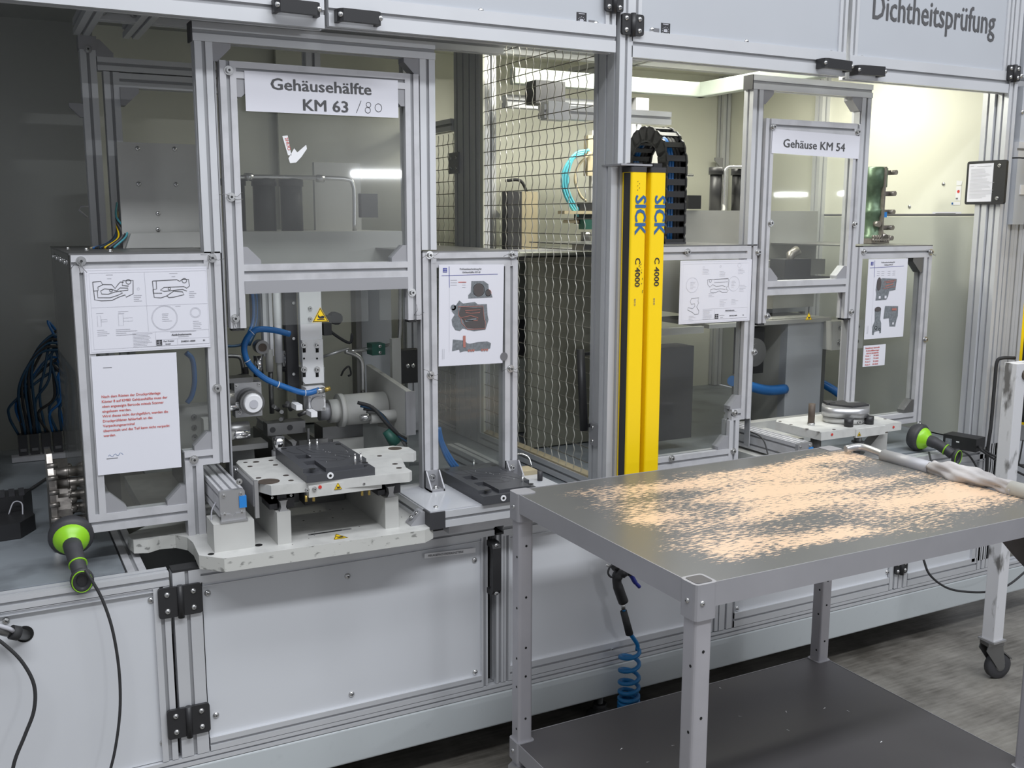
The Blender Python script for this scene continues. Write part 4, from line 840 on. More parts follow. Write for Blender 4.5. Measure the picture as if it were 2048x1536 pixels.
# machine cover with pressure cylinders
mc = thing('machine_cover', 'white sheet metal machine cover carrying two black cylinders in the right bay', 'cover', (2.5, 3.15, 1.2))
B('cover_white').bbox((2.36, 3.10, 1.26), (3.05, 3.60, 1.65), .005).out('body', mc)
B('cover_white').box((2.33, 3.52, 1.65), (2.62, 3.53, 1.95)).out('back_plate', mc)
for px in (1430, 1474):
    c = oY(px, 420, 3.2); b = B('plastic_black'); b.cyl((c.x, 3.2, 1.65), (c.x, 3.2, 1.795), .024, 18); b.lathe((c.x, 3.2, 1.79), (0, 0, 1), [(0, .024), (.0, .030), (.028, .030), (.03, .0)], 18); b.out('pressure_cylinder', mc, label='black upright pressure cylinder')
c0 = oY(1447, 420, 3.17); B('steel').tube(spline([(c0.x, 3.17, 1.65), (c0.x, 3.17, 1.78), (c0.x+.01, 3.17, 1.815), (c0.x+.06, 3.17, 1.82), (2.70, 3.17, 1.82)], 5), .007, 8).out('pipe', mc)
B('steel').cyl((2.20, 3.2, 1.785), (2.48, 3.2, 1.785), .006, 8).out('pipe', mc); B('brass').cyl((2.36, 3.2, 1.785), (2.40, 3.2, 1.785), .010, 8).out('pipe_nut', mc)
B('plastic_black').box((2.37, 3.08, 1.655), (2.43, 3.12, 1.705)).out('valve_box', mc)
ic = thing('inner_casing', 'grey-white casing with a dark motor flange inside the right station', 'cover', (2.75, 2.95, .76))
B('cover_white').box((2.40, 2.97, 1.212), (3.02, 3.30, 1.228)).out('shelf', ic)
B('cover_white').box((2.80, 3.02, .76), (2.83, 3.30, 1.212)).out('side_plate', ic)
B('panel_grey').box((2.80, 2.98, .76), (2.99, 3.02, 1.212)).out('front_plate', ic)
B('steel_dark').box((3.02, 3.02, .76), (3.05, 3.06, 1.2)).out('guide_rail', ic); B('cover_white').box((2.99, 2.93, 1.10), (3.16, 3.00, 1.215)).out('bracket_plate', ic)
for a in (0, 1):
    for c in (0, 1): bolt(ic, (3.03+.09*a, 2.93, 1.13+.06*c), s=1.1)
B('red').cyl((3.055, 2.93, 1.112), (3.055, 2.927, 1.112), .006).out('red_dot', ic)
b = B('plastic_black'); b.box((2.58, 3.0, 1.02), (2.70, 3.04, 1.2)); b.use('steel_dark'); b.cyl((2.62, 3.0, 1.11), (2.62, 2.96, 1.11), .055, 24); b.cyl((2.62, 2.96, 1.11), (2.62, 2.955, 1.11), .035, 20); b.out('motor_flange', ic)
B('blue_hose').tube(spline([(2.46, 2.9, 1.02), (2.58, 2.95, .985), (2.70, 2.97, .955), (2.80, 2.98, .95)], 6), .020, 10).out('hose_bundle', ic, label='thick bundle of blue hoses')
B('cover_white').box((2.55, 2.66, .80), (2.60, 3.0, .835)).out('low_bar', ic); B('cover_white').box((2.46, 2.86, .76), (2.95, 2.90, .86)).out('low_bar', ic)
B('cover_white').box((2.40, 3.0, 1.23), (2.62, 3.02, 1.36)).out('upper_box', ic); B('panel_grey').box((2.64, 3.2, 1.23), (3.1, 3.22, 1.5)).out('upper_plate', ic)
B('blue_hose').tube(spline([(3.06, 3.1, .96), (3.12, 3.0, .90), (3.2, 2.95, .80)], 5), .018, 8).out('hose_bundle', ic)
# dark tooling seen blurred through the left guard box of the right station
dt = thing('tooling_block', 'dark tooling with a pale bolted plate behind the left guard pane of the right station', 'tooling', (2.1, 2.95, .76))
B('plastic_dark').box((2.0, 2.98, .80), (2.34, 3.08, 1.15)).out('body', dt); B('cover_white').box((1.96, 2.93, 1.16), (2.08, 2.95, 1.30)).out('bolted_plate', dt)
for a in (0, 1):
    for c in (0, 1): bolt(dt, (1.985+.06*a, 2.93, 1.185+.085*c))
B('panel_shaded').box((1.78, 3.25, .76), (2.36, 3.27, 1.475)).out('back_panel', dt); B('cover_white').box((2.12, 2.95, 1.20), (2.36, 2.97, 1.225)).out('pale_strip', dt)
for dx in (0, .014, .028): B('blue_hose').tube(spline([(1.90+dx, 2.9, 1.16), (1.905+dx*.5, 2.88, 1.02), (1.93+dx, 2.88, .95), (1.93+dx, 2.86, .80)], 6), .006, 8).out('hose', dt, label='blue hose')
# robot arm side behind the mesh: pale plate with cyan hoses and green clamp
ra = thing('transfer_unit', 'pale transfer unit with cyan hoses behind the wire mesh', 'machine unit', (2.1, 3.35, .9))
c = oY(1185, 360, 3.35)
B('cover_white').box((c.x-.01, 3.34, 1.66), (c.x+.16, 3.36, 1.95)).out('plate', ra)
B('tan').box((c.x-.035, 3.33, 1.78), (c.x-.01, 3.36, 1.93)).out('edge_block', ra)
for k in range(3):
    R0 = [oY(*p, 3.30) for p in ((1178-6*k, 300+4*k), (1150-2*k, 308+5*k), (1126+5*k, 345+3*k), (1128+5*k, 385), (1150+3*k, 425-3*k), (1180, 447-3*k))]
    B('cyan_hose').tube(spline(R0, 6), .0055, 8).out('hose', ra, label='cyan air hose')
R0 = [oY(*p, 3.32) for p in ((1182, 305), (1158, 330), (1150, 360), (1160, 390), (1172, 402))]; B('tan').tube(spline(R0, 6), .005, 8).out('cable', ra)
q = oY(1170, 405, 3.30); B('plastic_black').box((q.x-.03, 3.29, q.z-.08), (q.x+.03, 3.33, q.z)).out('connector', ra)
q = oY(1160, 425, 3.30); B('tan').box((q.x-.08, 3.28, q.z-.006), (q.x+.10, 3.33, q.z+.006)).out('arm', ra); q = oY(1150, 443, 3.30); B('tan').cyl((q.x-.05, 3.30, q.z), (q.x+.10, 3.30, q.z), .006, 8).out('rod', ra)
q = oY(1172, 448, 3.28); b = B('green_dark').box((q.x-.02, 3.26, q.z-.02), (q.x+.05, 3.30, q.z+.02)); b.out('clamp', ra); b = B('steel_dark'); b.cyl((q.x, 3.28, q.z-.07), (q.x, 3.28, q.z-.03), .02, 12); b.box((q.x-.03, 3.25, q.z-.10), (q.x+.08, 3.33, q.z-.07)); b.out('gripper', ra)
B('plastic_dark').box((1.80, 3.45, 1.50), (1.86, 3.50, 1.72)).out('valve', ra); B('tan').box((1.86, 3.45, 1.50), (1.93, 3.52, 1.72)).out('valve_body', ra)
B('rubber').tube(spline([(1.80, 3.47, 1.76), (1.86, 3.46, 1.76), (1.90, 3.47, 1.70)], 5), .006, 6).out('cable', ra)
B('panel_mid').box((1.75, 3.52, .76), (2.35, 3.9, 1.478)).out('casing', ra); B('alu_used').prof('X', 1.73, 2.36, (3.40, 3.52), (1.45, 1.50)).out('deck_rail', ra)
B('plastic_dark').box((1.80, 3.50, 1.08), (2.05, 3.52, 1.22)).out('opening', ra)
B('panel_mid').box((1.73, 3.29, 1.480), (2.355, 4.09, 1.492)).out('deck', ra)
# green housing casting at the far right station
gc = thing('green_casting', 'green and grey ribbed metal casting standing on the right guard box', 'casting', (2.86, 2.78, 1.526))
c = oY(1760, 480, 2.80); cx = c.x; b = B('green_cast'); b.lathe((cx, 2.84, 1.526), (0, 0, 1), [(0, 0), (0, .04), (.03, .042), (.035, .034), (.10, .033), (.11, .04), (.13, .04), (.135, .034), (.21, .036), (.215, .044), (.285, .044), (.29, .036), (.29, .0)], 20); b.out('body', gc)
b = B('cast_metal')
for a, z in ((0, .27), (0, .19), (0, .12), (0, .06), (.0, .02)):
    b.box((cx+.03, 2.82, 1.526+z-.006), (cx+.066, 2.845, 1.526+z+.008)); b.cyl((cx+.066, 2.80, 1.526+z), (cx+.066, 2.86, 1.526+z), .0095, 12)
b.box((cx-.045, 2.80, 1.526), (cx+.05, 2.88, 1.545))
for k in range(14): b.cyl((cx-.04+.013*(k % 7), 2.79, 1.54+.012*(k//7)), (cx-.04+.013*(k % 7), 2.80, 1.54+.012*(k//7)), .006, 8)
b.cyl((cx+.015, 2.79, 1.545), (cx+.015, 2.82, 1.56), .016, 14); b.cyl((cx-.02, 2.79, 1.60), (cx-.02, 2.81, 1.60), .012, 12); b.box((cx-.004, 2.79, 1.55), (cx+.004, 2.81, 1.815)); b.out('flange', gc, label='bare grey metal flange and lugs')
B('blue_cap').box((cx+.010, 2.797, 1.625), (cx+.026, 2.80, 1.645)).out('blue_tag', gc)
# blurred tooling behind the right sliding window
wt2 = thing('clamping_head', 'dark clamping head with a shiny rounded cover behind the right window', 'tooling', (2.58, 2.85, 1.40))
c = oY(1590, 530, 2.85); b = B('plastic_dark'); b.box((c.x-.05, 2.85, 1.36), (c.x+.08, 2.93, 1.47)); b.box((c.x-.12, 2.86, 1.36), (c.x+.20, 2.96, 1.40)); b.out('body', wt2)
B('cast_metal').tube([(c.x-.02, 2.86, 1.46), (c.x-.005, 2.87, 1.485), (c.x+.03, 2.88, 1.50), (c.x+.05, 2.88, 1.49)], [.008, .018, .018, .008], 12).out('cover', wt2)
B('cover_white').box((2.42, 3.0, 1.40), (3.0, 3.02, 1.46)).out('bar', wt2)
# ------------------------------------------------------------------ left bay: rear frame, cover, canisters
lf = thing('left_rear_frame', 'grey aluminium uprights and beams at the back of the dark left bay', 'frame', (.4, 3.4, .76))
B('alu').prof('Z', 1.0, 2.155, (.315, .360), (3.40, 3.445)).out('upright', lf); B('gusset').box((.312, 3.395, 2.12), (.363, 3.45, 2.16)).out('end_cap', lf); bolt(lf, (.338, 3.395, 2.12)); 
B('alu').prof('Z', 1.0, 2.06, (.378, .423), (3.40, 3.445)).out('upright', lf)
B('alu').prof('X', .362, 1.15, (3.40, 3.445), (2.062, 2.102)).out('beam', lf); B('alu').prof('X', .423, 1.15, (3.40, 3.445), (2.015, 2.058)).out('beam', lf)
B('alu').prof('Y', 2.60, 3.40, (.300, .345), (2.16, 2.205)).out('roof_beam', lf); B('alu').prof('Y', 2.60, 3.40, (.44, .485), (2.16, 2.205)).out('roof_beam', lf)
B('alu').prof('X', .345, .44, (3.1, 3.145), (2.16, 2.205)).out('roof_beam', lf); B('alu').prof('X', .485, 1.60, (3.1, 3.145), (2.16, 2.205)).out('roof_beam', lf)
gusset(lf, (.423, 2.015), 1, -1, .055, 3.395, 3.44); gusset(lf, (.360, 2.102), 1, 1, .05, 3.40, 3.44); gusset(lf, (.315, 1.96), -1, -1, .04, 3.40, 3.42)
B('ink_light').tube([oY(175, 435, 3.5), oY(158, 420, 3.5), oY(162, 413, 3.5), oY(178, 413, 3.5)], .003, 6).out('wire_hook', lf)
for x in (.352, .432): bolt(lf, (x, 3.09, 2.18)); 
B('alu').prof('Z', 2.0, 2.3, (.93, .975), (3.12, 3.165)).out('upright', lf); B('alu').prof('Z', .76, 2.3, (1.50, 1.545), (3.75, 3.795)).out('upright', lf); B('panel_cream').box((1.10, 4.10, .76), (1.66, 4.12, 2.3)).out('rear_sheet', lf)
lc = thing('machine_cover', 'grey-white machine cover behind the left gate frame carrying dark canisters', 'cover', (.8, 3.1, 1.2))
B('cover_white').box((.357, 3.00, 1.44), (.62, 3.01, 1.823)).out('front_sheet', lc)
for px, py in ((275, 297), (349, 298), (277, 368), (352, 369), (316, 427), (316, 459)): screw(lc, oY(px, py, 3.0), s=.8)
B('cover_white').prism([(.36, 1.535), (.375, 1.575), (.62, 1.580), (.62, 1.535)], 2.96, 2.99, 'Y').out('lower_sheet', lc)
B('cover_white').bbox((.62, 3.00, 1.44), (1.19, 3.5, 1.578), .004).out('body', lc)
for px in (531, 585, 470):
    c = oY(px, 460, 3.15); b = B('plastic_black'); b.cyl((c.x, 3.15, 1.578), (c.x, 3.15, 1.73), .034, 20); b.lathe((c.x, 3.15, 1.715), (0, 0, 1), [(0, .034), (0, .038), (.02, .038), (.024, .03), (.024, 0)], 20); b.out('canister', lc, label='black upright canister')
B('steel').tube(spline([oY(*p, 3.12) for p in ((470, 357), (497, 354), (600, 355), (690, 358), (706, 370), (709, 400), (709, 462))], 5), .007, 8).out('pipe', lc)
for px, py in ((497, 354), (640, 357)): q = oY(px, py, 3.12); B('steel').cyl((q.x-.012, 3.12, q.z), (q.x+.012, 3.12, q.z), .012, 10).out('pipe_nut', lc)
B('cover_white').box((1.0, 3.3, 1.578), (1.16, 3.32, 1.80)).out('rear_plate', lc)
B('plastic_black').box((1.15, 3.3, 1.62), (1.22, 3.36, 1.70)).out('valve_box', lc)
# ------------------------------------------------------------------ left station: base, blocks, table
def plate_poly(t, pts, z0, z1, top, side, name, parent=None, label=None):
    b = B(top); n = len(pts); b.prism(pts, z0, z1, 'Z'); b.use(side)
    for i in range(2, 2+n): b.fm[i] = b.cur
    return b.out(name, t, label)
sb = thing('station_base', 'thick chipped white base plate of the left test station with two rail blocks', 'base plate', (.7, 2.7, .765))
pts = [(.424, 2.452), (.474, 2.400), (.996, 2.384), (1.030, 2.408), (1.030, 3.35), (.36, 3.35), (.36, 2.78), (.289, 2.70), (.297, 2.648), (.33, 2.635), (.36, 2.652), (.400, 2.645), (.424, 2.61), (.430, 2.56)]
plate_poly(sb, pts, .765, .800, 'cast_white', 'cast_chipped', 'base_plate')
for x0, x1 in ((.617, .652), (.906, .944)): B('cover_white').box((x0, 2.44, .80), (x1, 3.25, .885)).out('rail_block', sb)
def railx(x, y0=2.445, y1=3.25, z=.885):
    pts = [(x-.011, z), (x+.011, z), (x+.006, z+.010), (x+.008, z+.024), (x+.011, z+.028), (x-.011, z+.028), (x-.008, z+.024), (x-.006, z+.010)]
    B('zinc').prism(pts, y0, y1, 'Y').out('linear_rail', sb)
    for y in (2.46, 2.62): b = B('plastic_dark'); b.box((x-.032, y, z+.018), (x-.012, y+.08, z+.050)).box((x+.012, y, z+.004), (x+.032, y+.08, z+.050)).box((x-.032, y, z+.029), (x+.032, y+.08, z+.051)).box((x-.032, y, z+.004), (x-.012, y+.08, z+.05)); o = b.out('carriage', sb); screw(o, (x-.024, y, z+.035), s=.5); screw(o, (x+.024, y, z+.035), s=.5)
railx(.636); railx(.926)
B('cover_white').box((.462, 2.452, .80), (.562, 2.54, .872)).out('drive_block', sb, label='square white painted block under the pneumatic cylinder')
Fw = Frame((.755, 2.413, .800), (1, 0, 0), (0, 1, 0)); warning(sb, Fw, .020, .002, .040, sy=1.3)
b = B('zinc'); b.bbox((.708, 2.478, .7995), (.826, 2.490, .8006), .0055, 'Z'); b.use('cavity').bbox((.715, 2.481, .8004), (.80, 2.487, .8010), .0028, 'Z'); b.out('slot', sb)
b = B('cavity'); b.cyl((.452, 2.447, .8), (.452, 2.447, .8008), .008, 16).cyl((.573, 2.462, .8), (.573, 2.462, .8008), .010, 16); b.out('bolt_hole', sb)
for k in range(22):
    x, y = random.uniform(.64, 1.0), random.uniform(2.42, 2.7)
    if k == 0: bs = B('hazel')
    bs.cyl((x, y, .8), (x, y, .8005), random.uniform(.001, .003), 6)
bs.out('spatter', sb)
st = thing('slide_table', 'thick worn white slide table carrying the dark fixture at the left station', 'table', (.77, 2.55, .937), 'slide tables')
pts = [(.577, 2.475), (.600, 2.420), (.955, 2.385), (.967, 2.398), (.967, 2.44), (1.010, 2.60), (1.048, 2.585), (1.062, 2.60), (1.064, 2.66), (1.03, 2.70), (.69, 2.725), (.588, 2.725), (.577, 2.70)]
plate_poly(st, pts, .937, .962, 'cast_white', 'cast_white', 'table_plate')
b = B('cast_white').box((.690, 2.402, .924), (.884, 2.425, .954)); fb = b.out('front_bar', st)
Yf = 2.4015
def dot(par, px, py, r, y=Yf, m='red', nm='red_dot'): q = oY(px, py, y); B(m).cyl((q.x, y, q.z), (q.x, y-.0012, q.z), r, 16).out(nm, par)
dot(fb, 640, 974, .0045); dot(fb, 716, 967, .0045)
for px, py in ((614, 980), (629, 978), (727, 967), (741, 966)): bolt(fb, oY(px, py, Yf), s=.55)
for px, py in ((612, 991), (627, 990), (724, 979), (738, 978)): q = oY(px, py, 2.41); B('brass').cyl(q, q-Vector((0, 0, .016)), .0035, 8).out('nipple', fb)
Fw = Frame(oY(676, 979, Yf), (1, 0, 0), (0, 0, 1)); warning(fb, Fw, 0, 0, .0215)
b = B('hazel')
for px, py, r in ((491, 925, .006), (500, 933, .007), (512, 924, .009), (542, 921, .007), (551, 930, .007), (572, 951, .008), (582, 961, .007), (517, 956, .007), (759, 912, .007), (790, 928, .008), (798, 936, .008)):
    q = oZ(px, py, .962); b.cyl(q, q+Vector((0, 0, .0006)), r, 12)
q = oZ(790, 897, .962); b.use('steel_rusty').cyl(q, q+Vector((0, 0, .0007)), .020, 20); q = oZ(537, 963, .962); b.cyl(q, q+Vector((0, 0, .0005)), .028, 20); b.out('bores', st, label='dark bores and rust ring in the table')
def fixture(label, x0, x1, y0, y1, z0, z1, variant):
    t = thing('fixture_plate', label, 'fixture', ((x0+x1)/2, (y0+y1)/2, z0), 'dark fixture plates'); w = x1-x0; d = y1-y0; zt = z1
    b = B('fixture'); X = lambda u: x0+u*w; Y = lambda v: y0+v*d
    b.prism([(X(0), Y(0)), (X(1), Y(0)), (X(1), Y(.42)), (X(1), Y(1)), (X(.0), Y(1))], z0, zt-.010)       # body
    # raised top land in pieces around the pockets
    for u0, u1, v0, v1 in ((.0, 1, .82, 1), (.30, 1, .22, .82), (.0, .30, .62, .82), (.0, .12, .10, .62), (.12, .30, .36, .46), (.30, .86, .04, .22), (.12, .22, .10, .20)):
        b.box((X(u0), Y(v0), zt-.010), (X(u1), Y(v1), zt))
    body = b.out('body', t)
    P = Frame((x0, y0, zt), (1, 0, 0), (0, 1, 0)); b = B('ink')
    L = lambda pts, wd=.0014: b.ribbon(P, spline2(pts, w, d), wd, .0005)
    L([(.30, .80), (.34, .60), (.50, .52), (.66, .46), (.78, .30)]); L([(.38, .82), (.44, .64), (.62, .56), (.80, .46), (.90, .30)]); L([(.46, .84), (.54, .70), (.72, .62), (.90, .50)])
    L([(.30, .80), (.30, .92), (.60, .94), (.92, .92), (.94, .60)]); L([(.34, .36), (.44, .28), (.60, .26), (.72, .28)]); L([(.06, .90), (.16, .70), (.26, .66)]); L([(.34, .46), (.50, .40), (.60, .32), (.58, .28)])
    b.out('seal_groove', t, label='thin black sealing cords in the grooves')
    for u, v in ((.10, .93), (.93, .88), (.12, .04+.03), (.9, .08)): q = P(u*w, v*d, 0); bb = B('cavity').cyl(q, q+Vector((0, 0, .0006)), .008, 14); bb.out('bore', t)
    for u, v, h in ((.62, .93, .012), (.50, .93, .012), (.86, .12, .020), (.74, .06, .022)) if variant else ((.86, .20, .014), (.62, .96, .012)):
        q = P(u*w, v*d, 0); b = B('steel'); b.cyl(q-Vector((0, 0, .01)), q+Vector((0, 0, h)), .0032, 10); b.cyl(q+Vector((0, 0, h)), q+Vector((0, 0, h+.006)), .0022, 10); b.out('locating_pin', t)
    for k in range(10): q = P(random.uniform(.3, .95)*w, random.uniform(.25, .9)*d, 0); B('steel').cyl(q, q+Vector((0, 0, .001)), .0014, 8).out('pin_head', t)
    q = Vector((X(.34), y0, z0+.013)); b = B('label_white'); b.cyl(q, q+Vector((0, -.0015, 0)), .0085, 18); b.use('cavity').cyl(q+Vector((0, -.0014, 0)), q+Vector((0, -.002, 0)), .0038, 10); b.out('plug', t, label='round pale plug')
    return t
def spline2(pts, w, d): return [(p.x*w, p.y*d) for p in spline([(a, c, 0) for a, c in pts], 5)]
fixture('dark grey machined fixture plate lying on the white slide table', .685, .866, 2.402, 2.700, .962, .992, True)
# bench tray to the right with its own fixture
tr = thing('side_shelf', 'white topped aluminium shelf with a black end cap right of the left station', 'shelf', (1.2, 2.5, .80))
B('tray_white').box((1.020, 2.402, .8385), (1.47, 2.69, .8425)).out('top_panel', tr)
B('alu').prof('X', 1.062, 1.47, (2.40, 2.445), (.793, .8385)).out('front_profile', tr); B('alu').prof('Y', 2.445, 2.70, (1.017, 1.062), (.793, .8385)).out('side_profile', tr)
B('plastic_dark').box((1.016, 2.398, .792), (1.062, 2.445, .839)).out('end_cap', tr)
B('alu').prof('X', 1.062, 1.47, (2.66, 2.70), (.793, .8385)).out('rear_profile', tr)
screw(tr, (1.05, 2.435, .8425), (0, 0, 1), .8)
gusset(tr, (1.017, .793), -1, 1, .042, 2.43, 2.47, name='angle_bracket'); bolt(tr, (.985, 2.45, .818), (-.7, 0, .7), .6); bolt(tr, (1.000, 2.45, .828), (-.7, 0, .7), .5)
B('alu_used').box((1.10, 2.46, .752), (1.30, 2.5, .793)).out('support', tr); B('cavity').box((1.03, 2.52, .753), (1.66, 2.56, .76)).out('gap_floor', tr)
B('alu').prof('Y', 2.50, 3.3, (1.47, 1.515), (.757, .80)).out('outer_profile', tr)
fixture('dark grey machined fixture plate lying on the white side shelf', 1.173, 1.352, 2.390, 2.695, .8425, .877, False)
b = B('tan'); b.box((1.42, 2.62, .8425), (1.47, 2.68, .856)); b.use('plastic_dark').cyl((1.44, 2.55, .8425), (1.44, 2.55, .872), .008, 10); b.use('steel').tube(spline([(1.43, 2.70, .85), (1.45, 2.72, .885), (1.48, 2.70, .88), (1.485, 2.68, .85)], 5), .003, 6); b.out('small_fittings', tr, kind='stuff')
# pneumatic cylinder
def cylinder(t, x0, x1, z0, z1, y0, y1):
    b = B('alu_used'); b.prof('Y', y0+.014, y1, (x0, x1), (z0, z1), 3, 2, .0035, .005); b.out('barrel', t)
    b = B('zinc'); b.bbox((x0-.001, y0, z0), (x1+.001, y0+.014, z1+.001), .006, 'Y'); o = b.out('end_cap', t)
    for a in (.15, .85):
        for c in (.15, .85): bolt(o, (x0+(x1-x0)*a, y0, z0+(z1-z0)*c), s=.45)
    b = B('zinc'); b.prism([(x0, z0-.006), (x1, z0-.006), (x1, z0+.012), (x0+(x1-x0)*.62, z0+.010), ((x0+x1)/2, z0+.003), (x0+(x1-x0)*.38, z0+.010), (x0, z0+.012)], y0-.004, y0, 'Y'); b.box((x0-.004, y0-.012, z0-.010), (x1+.004, y0, z0-.005)); b.out('foot_bracket', t)
    B('blue_cap').box((x1-.014, y0-.003, z0+.022), (x1+.004, y0+.012, z1-.016)).out('blue_cap', t, label='bright blue plastic end cap')
pc = thing('pneumatic_cylinder', 'square grey pneumatic cylinder with a blue cap beside the slide table', 'cylinder', (.515, 2.6, .88), 'pneumatic cylinders')
cylinder(pc, .483, .543, .882, .950, 2.462, 2.84)
B('ink_light').tube(spline([(.484, 2.52, .91), (.468, 2.50, .89), (.466, 2.49, .84), (.470, 2.49, .80)], 5), .0018, 6).out('cable', pc)
B('zinc').box((.568, 2.46, .872), (.578, 2.47, .968)).out('stop_plate', st); B('zinc').box((.566, 2.47, .90), (.576, 2.70, .955)).out('side_plate', st)
bolt(st, oY(478, 963, 2.46), s=.7); bolt(st, oX(474, 940, .566), (-1, 0, 0), .7)
# second slide table and cylinder (right station)
sb2 = thing('slide_table', 'white slide table carrying the aluminium disc nest at the right station', 'table', (2.63, 2.5, .88), 'slide tables')
pts = [(2.443, 2.420), (2.822, 2.420), (2.822, 2.63), (2.79, 2.66), (2.47, 2.66), (2.435, 2.63)]
plate_poly(sb2, pts, .888, .916, 'cast_white', 'cast_white', 'table_plate'); fb = B('cast_white').box((2.60, 2.416, .882), (2.74, 2.43, .912)).out('front_bar', sb2)
dot(sb2, 1664, 869, .0045, 2.4195); dot(sb2, 1787, 854, .0045, 2.4195); Fw = Frame(oY(1718, 872, 2.4155), (1, 0, 0), (0, 0, 1)); warning(fb, Fw, 0, 0, .018)
for px, py in ((1614, 858), (1636, 864), (1560, 843), (1582, 849), (1668, 859), (1770, 838)): q = oZ(px, py, .916); B('hazel').cyl(q, q+Vector((0, 0, .0006)), .006, 10).out('bore', sb2)
b = B('steel_dark'); b.cyl((2.70, 2.5, .80), (2.70, 2.5, .888), .014, 14); b.cyl((2.70, 2.5, .84), (2.70, 2.5, .845), .022, 14); b.out('support_rod', sb2); B('steel_dark').cyl((2.50, 2.5, .757), (2.50, 2.5, .888), .018, 12).out('support_rod', sb2)
B('cover_white').prism([(2.72, .757), (2.87, .757), (2.87, .86), (2.84, .86)], 2.52, 2.56, 'Y').out('rail_block', sb2); B('steel_rusty').box((2.79, 2.50, .86), (2.85, 2.56, .888)).out('carriage', sb2)
dn = thing('disc_nest', 'round two-step aluminium nest with black rubber inlay on the right slide table', 'fixture', (2.66, 2.52, .916))
cc = oZ(1675, 830, .93); cx, cy = cc.x, 2.53
def roundish(r, n, ph=0, k=.06): return [(cx+r*(1+k*math.cos(4*a+ph))*math.cos(a)*1.02, cy+r*(1+k*math.cos(4*a+ph))*math.sin(a)*.92) for a in [2*math.pi*i/n for i in range(n)]]
B('cast_white').prism(roundish(.080, 28, .5), .918, .936, 'Z', True).out('lower_step', dn); b = B('zinc'); b.prism(roundish(.088, 32, 0), .940, .972, 'Z', True); b.out('upper_step', dn)
b = B('rubber'); b.prism([(cx-.055, cy+.02), (cx-.02, cy-.05), (cx+.06, cy-.05), (cx+.075, cy-.01), (cx+.02, cy+.01), (cx+.04, cy+.05), (cx-.02, cy+.06)], .972, .978, 'Z'); b.prism([(cx-.06, cy+.03), (cx-.03, cy+.02), (cx-.005, cy+.065), (cx-.04, cy+.07)], .972, .980, 'Z'); b.out('rubber_inlay', dn)
text('KM 54 TK', .015, 'ink', dn, 'lettering', Frame((cx-.03, cy-.080, .920), (1, 0, 0), (0, 0, 1)), 0, 0, .002, bold=.02)
q = oZ(1622, 850, .916); rp = B('steel_rusty').cyl(q, q+Vector((0, 0, .075)), .0115, 16); rp.use('steel').cyl(q, q+Vector((0, 0, .008)), .013, 16); rp.out('guide_pin', sb2, label='tall brown steel guide pin')
for px, py in ((1697, 853), (1738, 848)): q = oZ(px, py, .916); B('plastic_black').cyl(q, q+Vector((0, 0, .028)), .0155, 18).out('rubber_stop', sb2, label='black cylindrical rubber stop')
pc2 = thing('pneumatic_cylinder', 'square grey pneumatic cylinder with a blue cap at the right station', 'cylinder', (2.45, 2.7, .85), 'pneumatic cylinders')
q = oY(1603, 870, 2.46); cylinder(pc2, q.x-.03, q.x+.03, .815, .880, 2.44, 2.82)
B('rubber').tube(spline([(q.x-.03, 2.70, .88), (q.x-.045, 2.60, .87), (q.x-.06, 2.55, .82), (q.x-.09, 2.5, .77)], 5), .0025, 6).out('cable', pc2)
B('cover_white').box((q.x-.06, 2.46, .757), (q.x+.05, 2.80, .806)).out('mount', pc2)
# ------------------------------------------------------------------ left station internals
vs = thing('vertical_slide', 'bolted white vertical slide plate with a blue hose in the left station', 'slide unit', (.84, 2.88, 1.06))
B('label_white').box((.806, 2.84, 1.205), (.870, 2.86, 1.46)).out('upper_plate', vs); B('label_white').prism([(.806, 1.150), (.812, 1.142), (.868, 1.142), (.868, 1.270), (.806, 1.270)], 2.828, 2.842, 'Y').out('bolt_plate', vs)
for px in (608, 634):
    for py in (690, 739): q = oY(px, py, 2.828); bolt(vs, q, s=.8); B('cavity').box((q.x-.0045, 2.8275, q.z-.022), (q.x+.0045, 2.829, q.z)).out('slot', vs)
    q = oY(px, 717, 2.828); B('cavity').cyl(q, q-Vector((0, .001, 0)), .003, 10).out('bore', vs)
for py in (617, 638): q = oY(620, py, 2.84); bolt(vs, q, s=.6)
B('plastic_dark').box((.772, 2.87, 1.12), (.806, 2.90, 1.46)).out('dark_plate', vs)
for py in (606, 677, 748): q = oY(587, py, 2.87); B('steel').cyl(q, q-Vector((0, .003, 0)), .0045, 10).out('bolt_head', vs)
b = B('label_white'); b.box((.812, 2.80, 1.065), (.862, 2.85, 1.112)); b.box((.806, 2.80, 1.112), (.862, 2.85, 1.135)); b.use('zinc').cyl((.837, 2.80, 1.088), (.837, 2.793, 1.088), .020, 20); o = b.out('clamp_head', vs)
for a in (-.020, .020):
    for c in (-.018, .018): bolt(o, (.837+a, 2.80, 1.088+c), s=.45)
hp_ = [oY(*p, 2.78) for p in ((580, 668), (545, 660), (512, 660), (492, 680), (489, 705), (500, 730), (530, 757), (570, 774), (610, 786), (638, 780))]
B('blue_hose').tube(spline(hp_, 6), .0085, 10).out('blue_hose', vs, label='thick bright blue air hose')
hh2 = spline(hp_, 6)
for k in (14, 28, 40, 48): B('label_white').tube([hh2[k-0]-(hh2[k+1]-hh2[k])*.12, hh2[k]+(hh2[k+1]-hh2[k])*.12], .0098, 10).out('cable_tie', vs)
q = oY(640, 781, 2.78); b = B('steel'); b.cyl(q-Vector((.012, 0, 0)), q+Vector((.012, 0, 0)), .009, 10); b.use('brass').cyl(q+Vector((.012, 0, 0)), q+Vector((.03, 0, .004)), .007, 8); b.out('hose_fitting', vs)
bc = thing('guide_cylinders', 'upright grey pneumatic guide cylinders with blue hoses left of the white slide plate', 'cylinder', (.75, 2.95, 1.1))
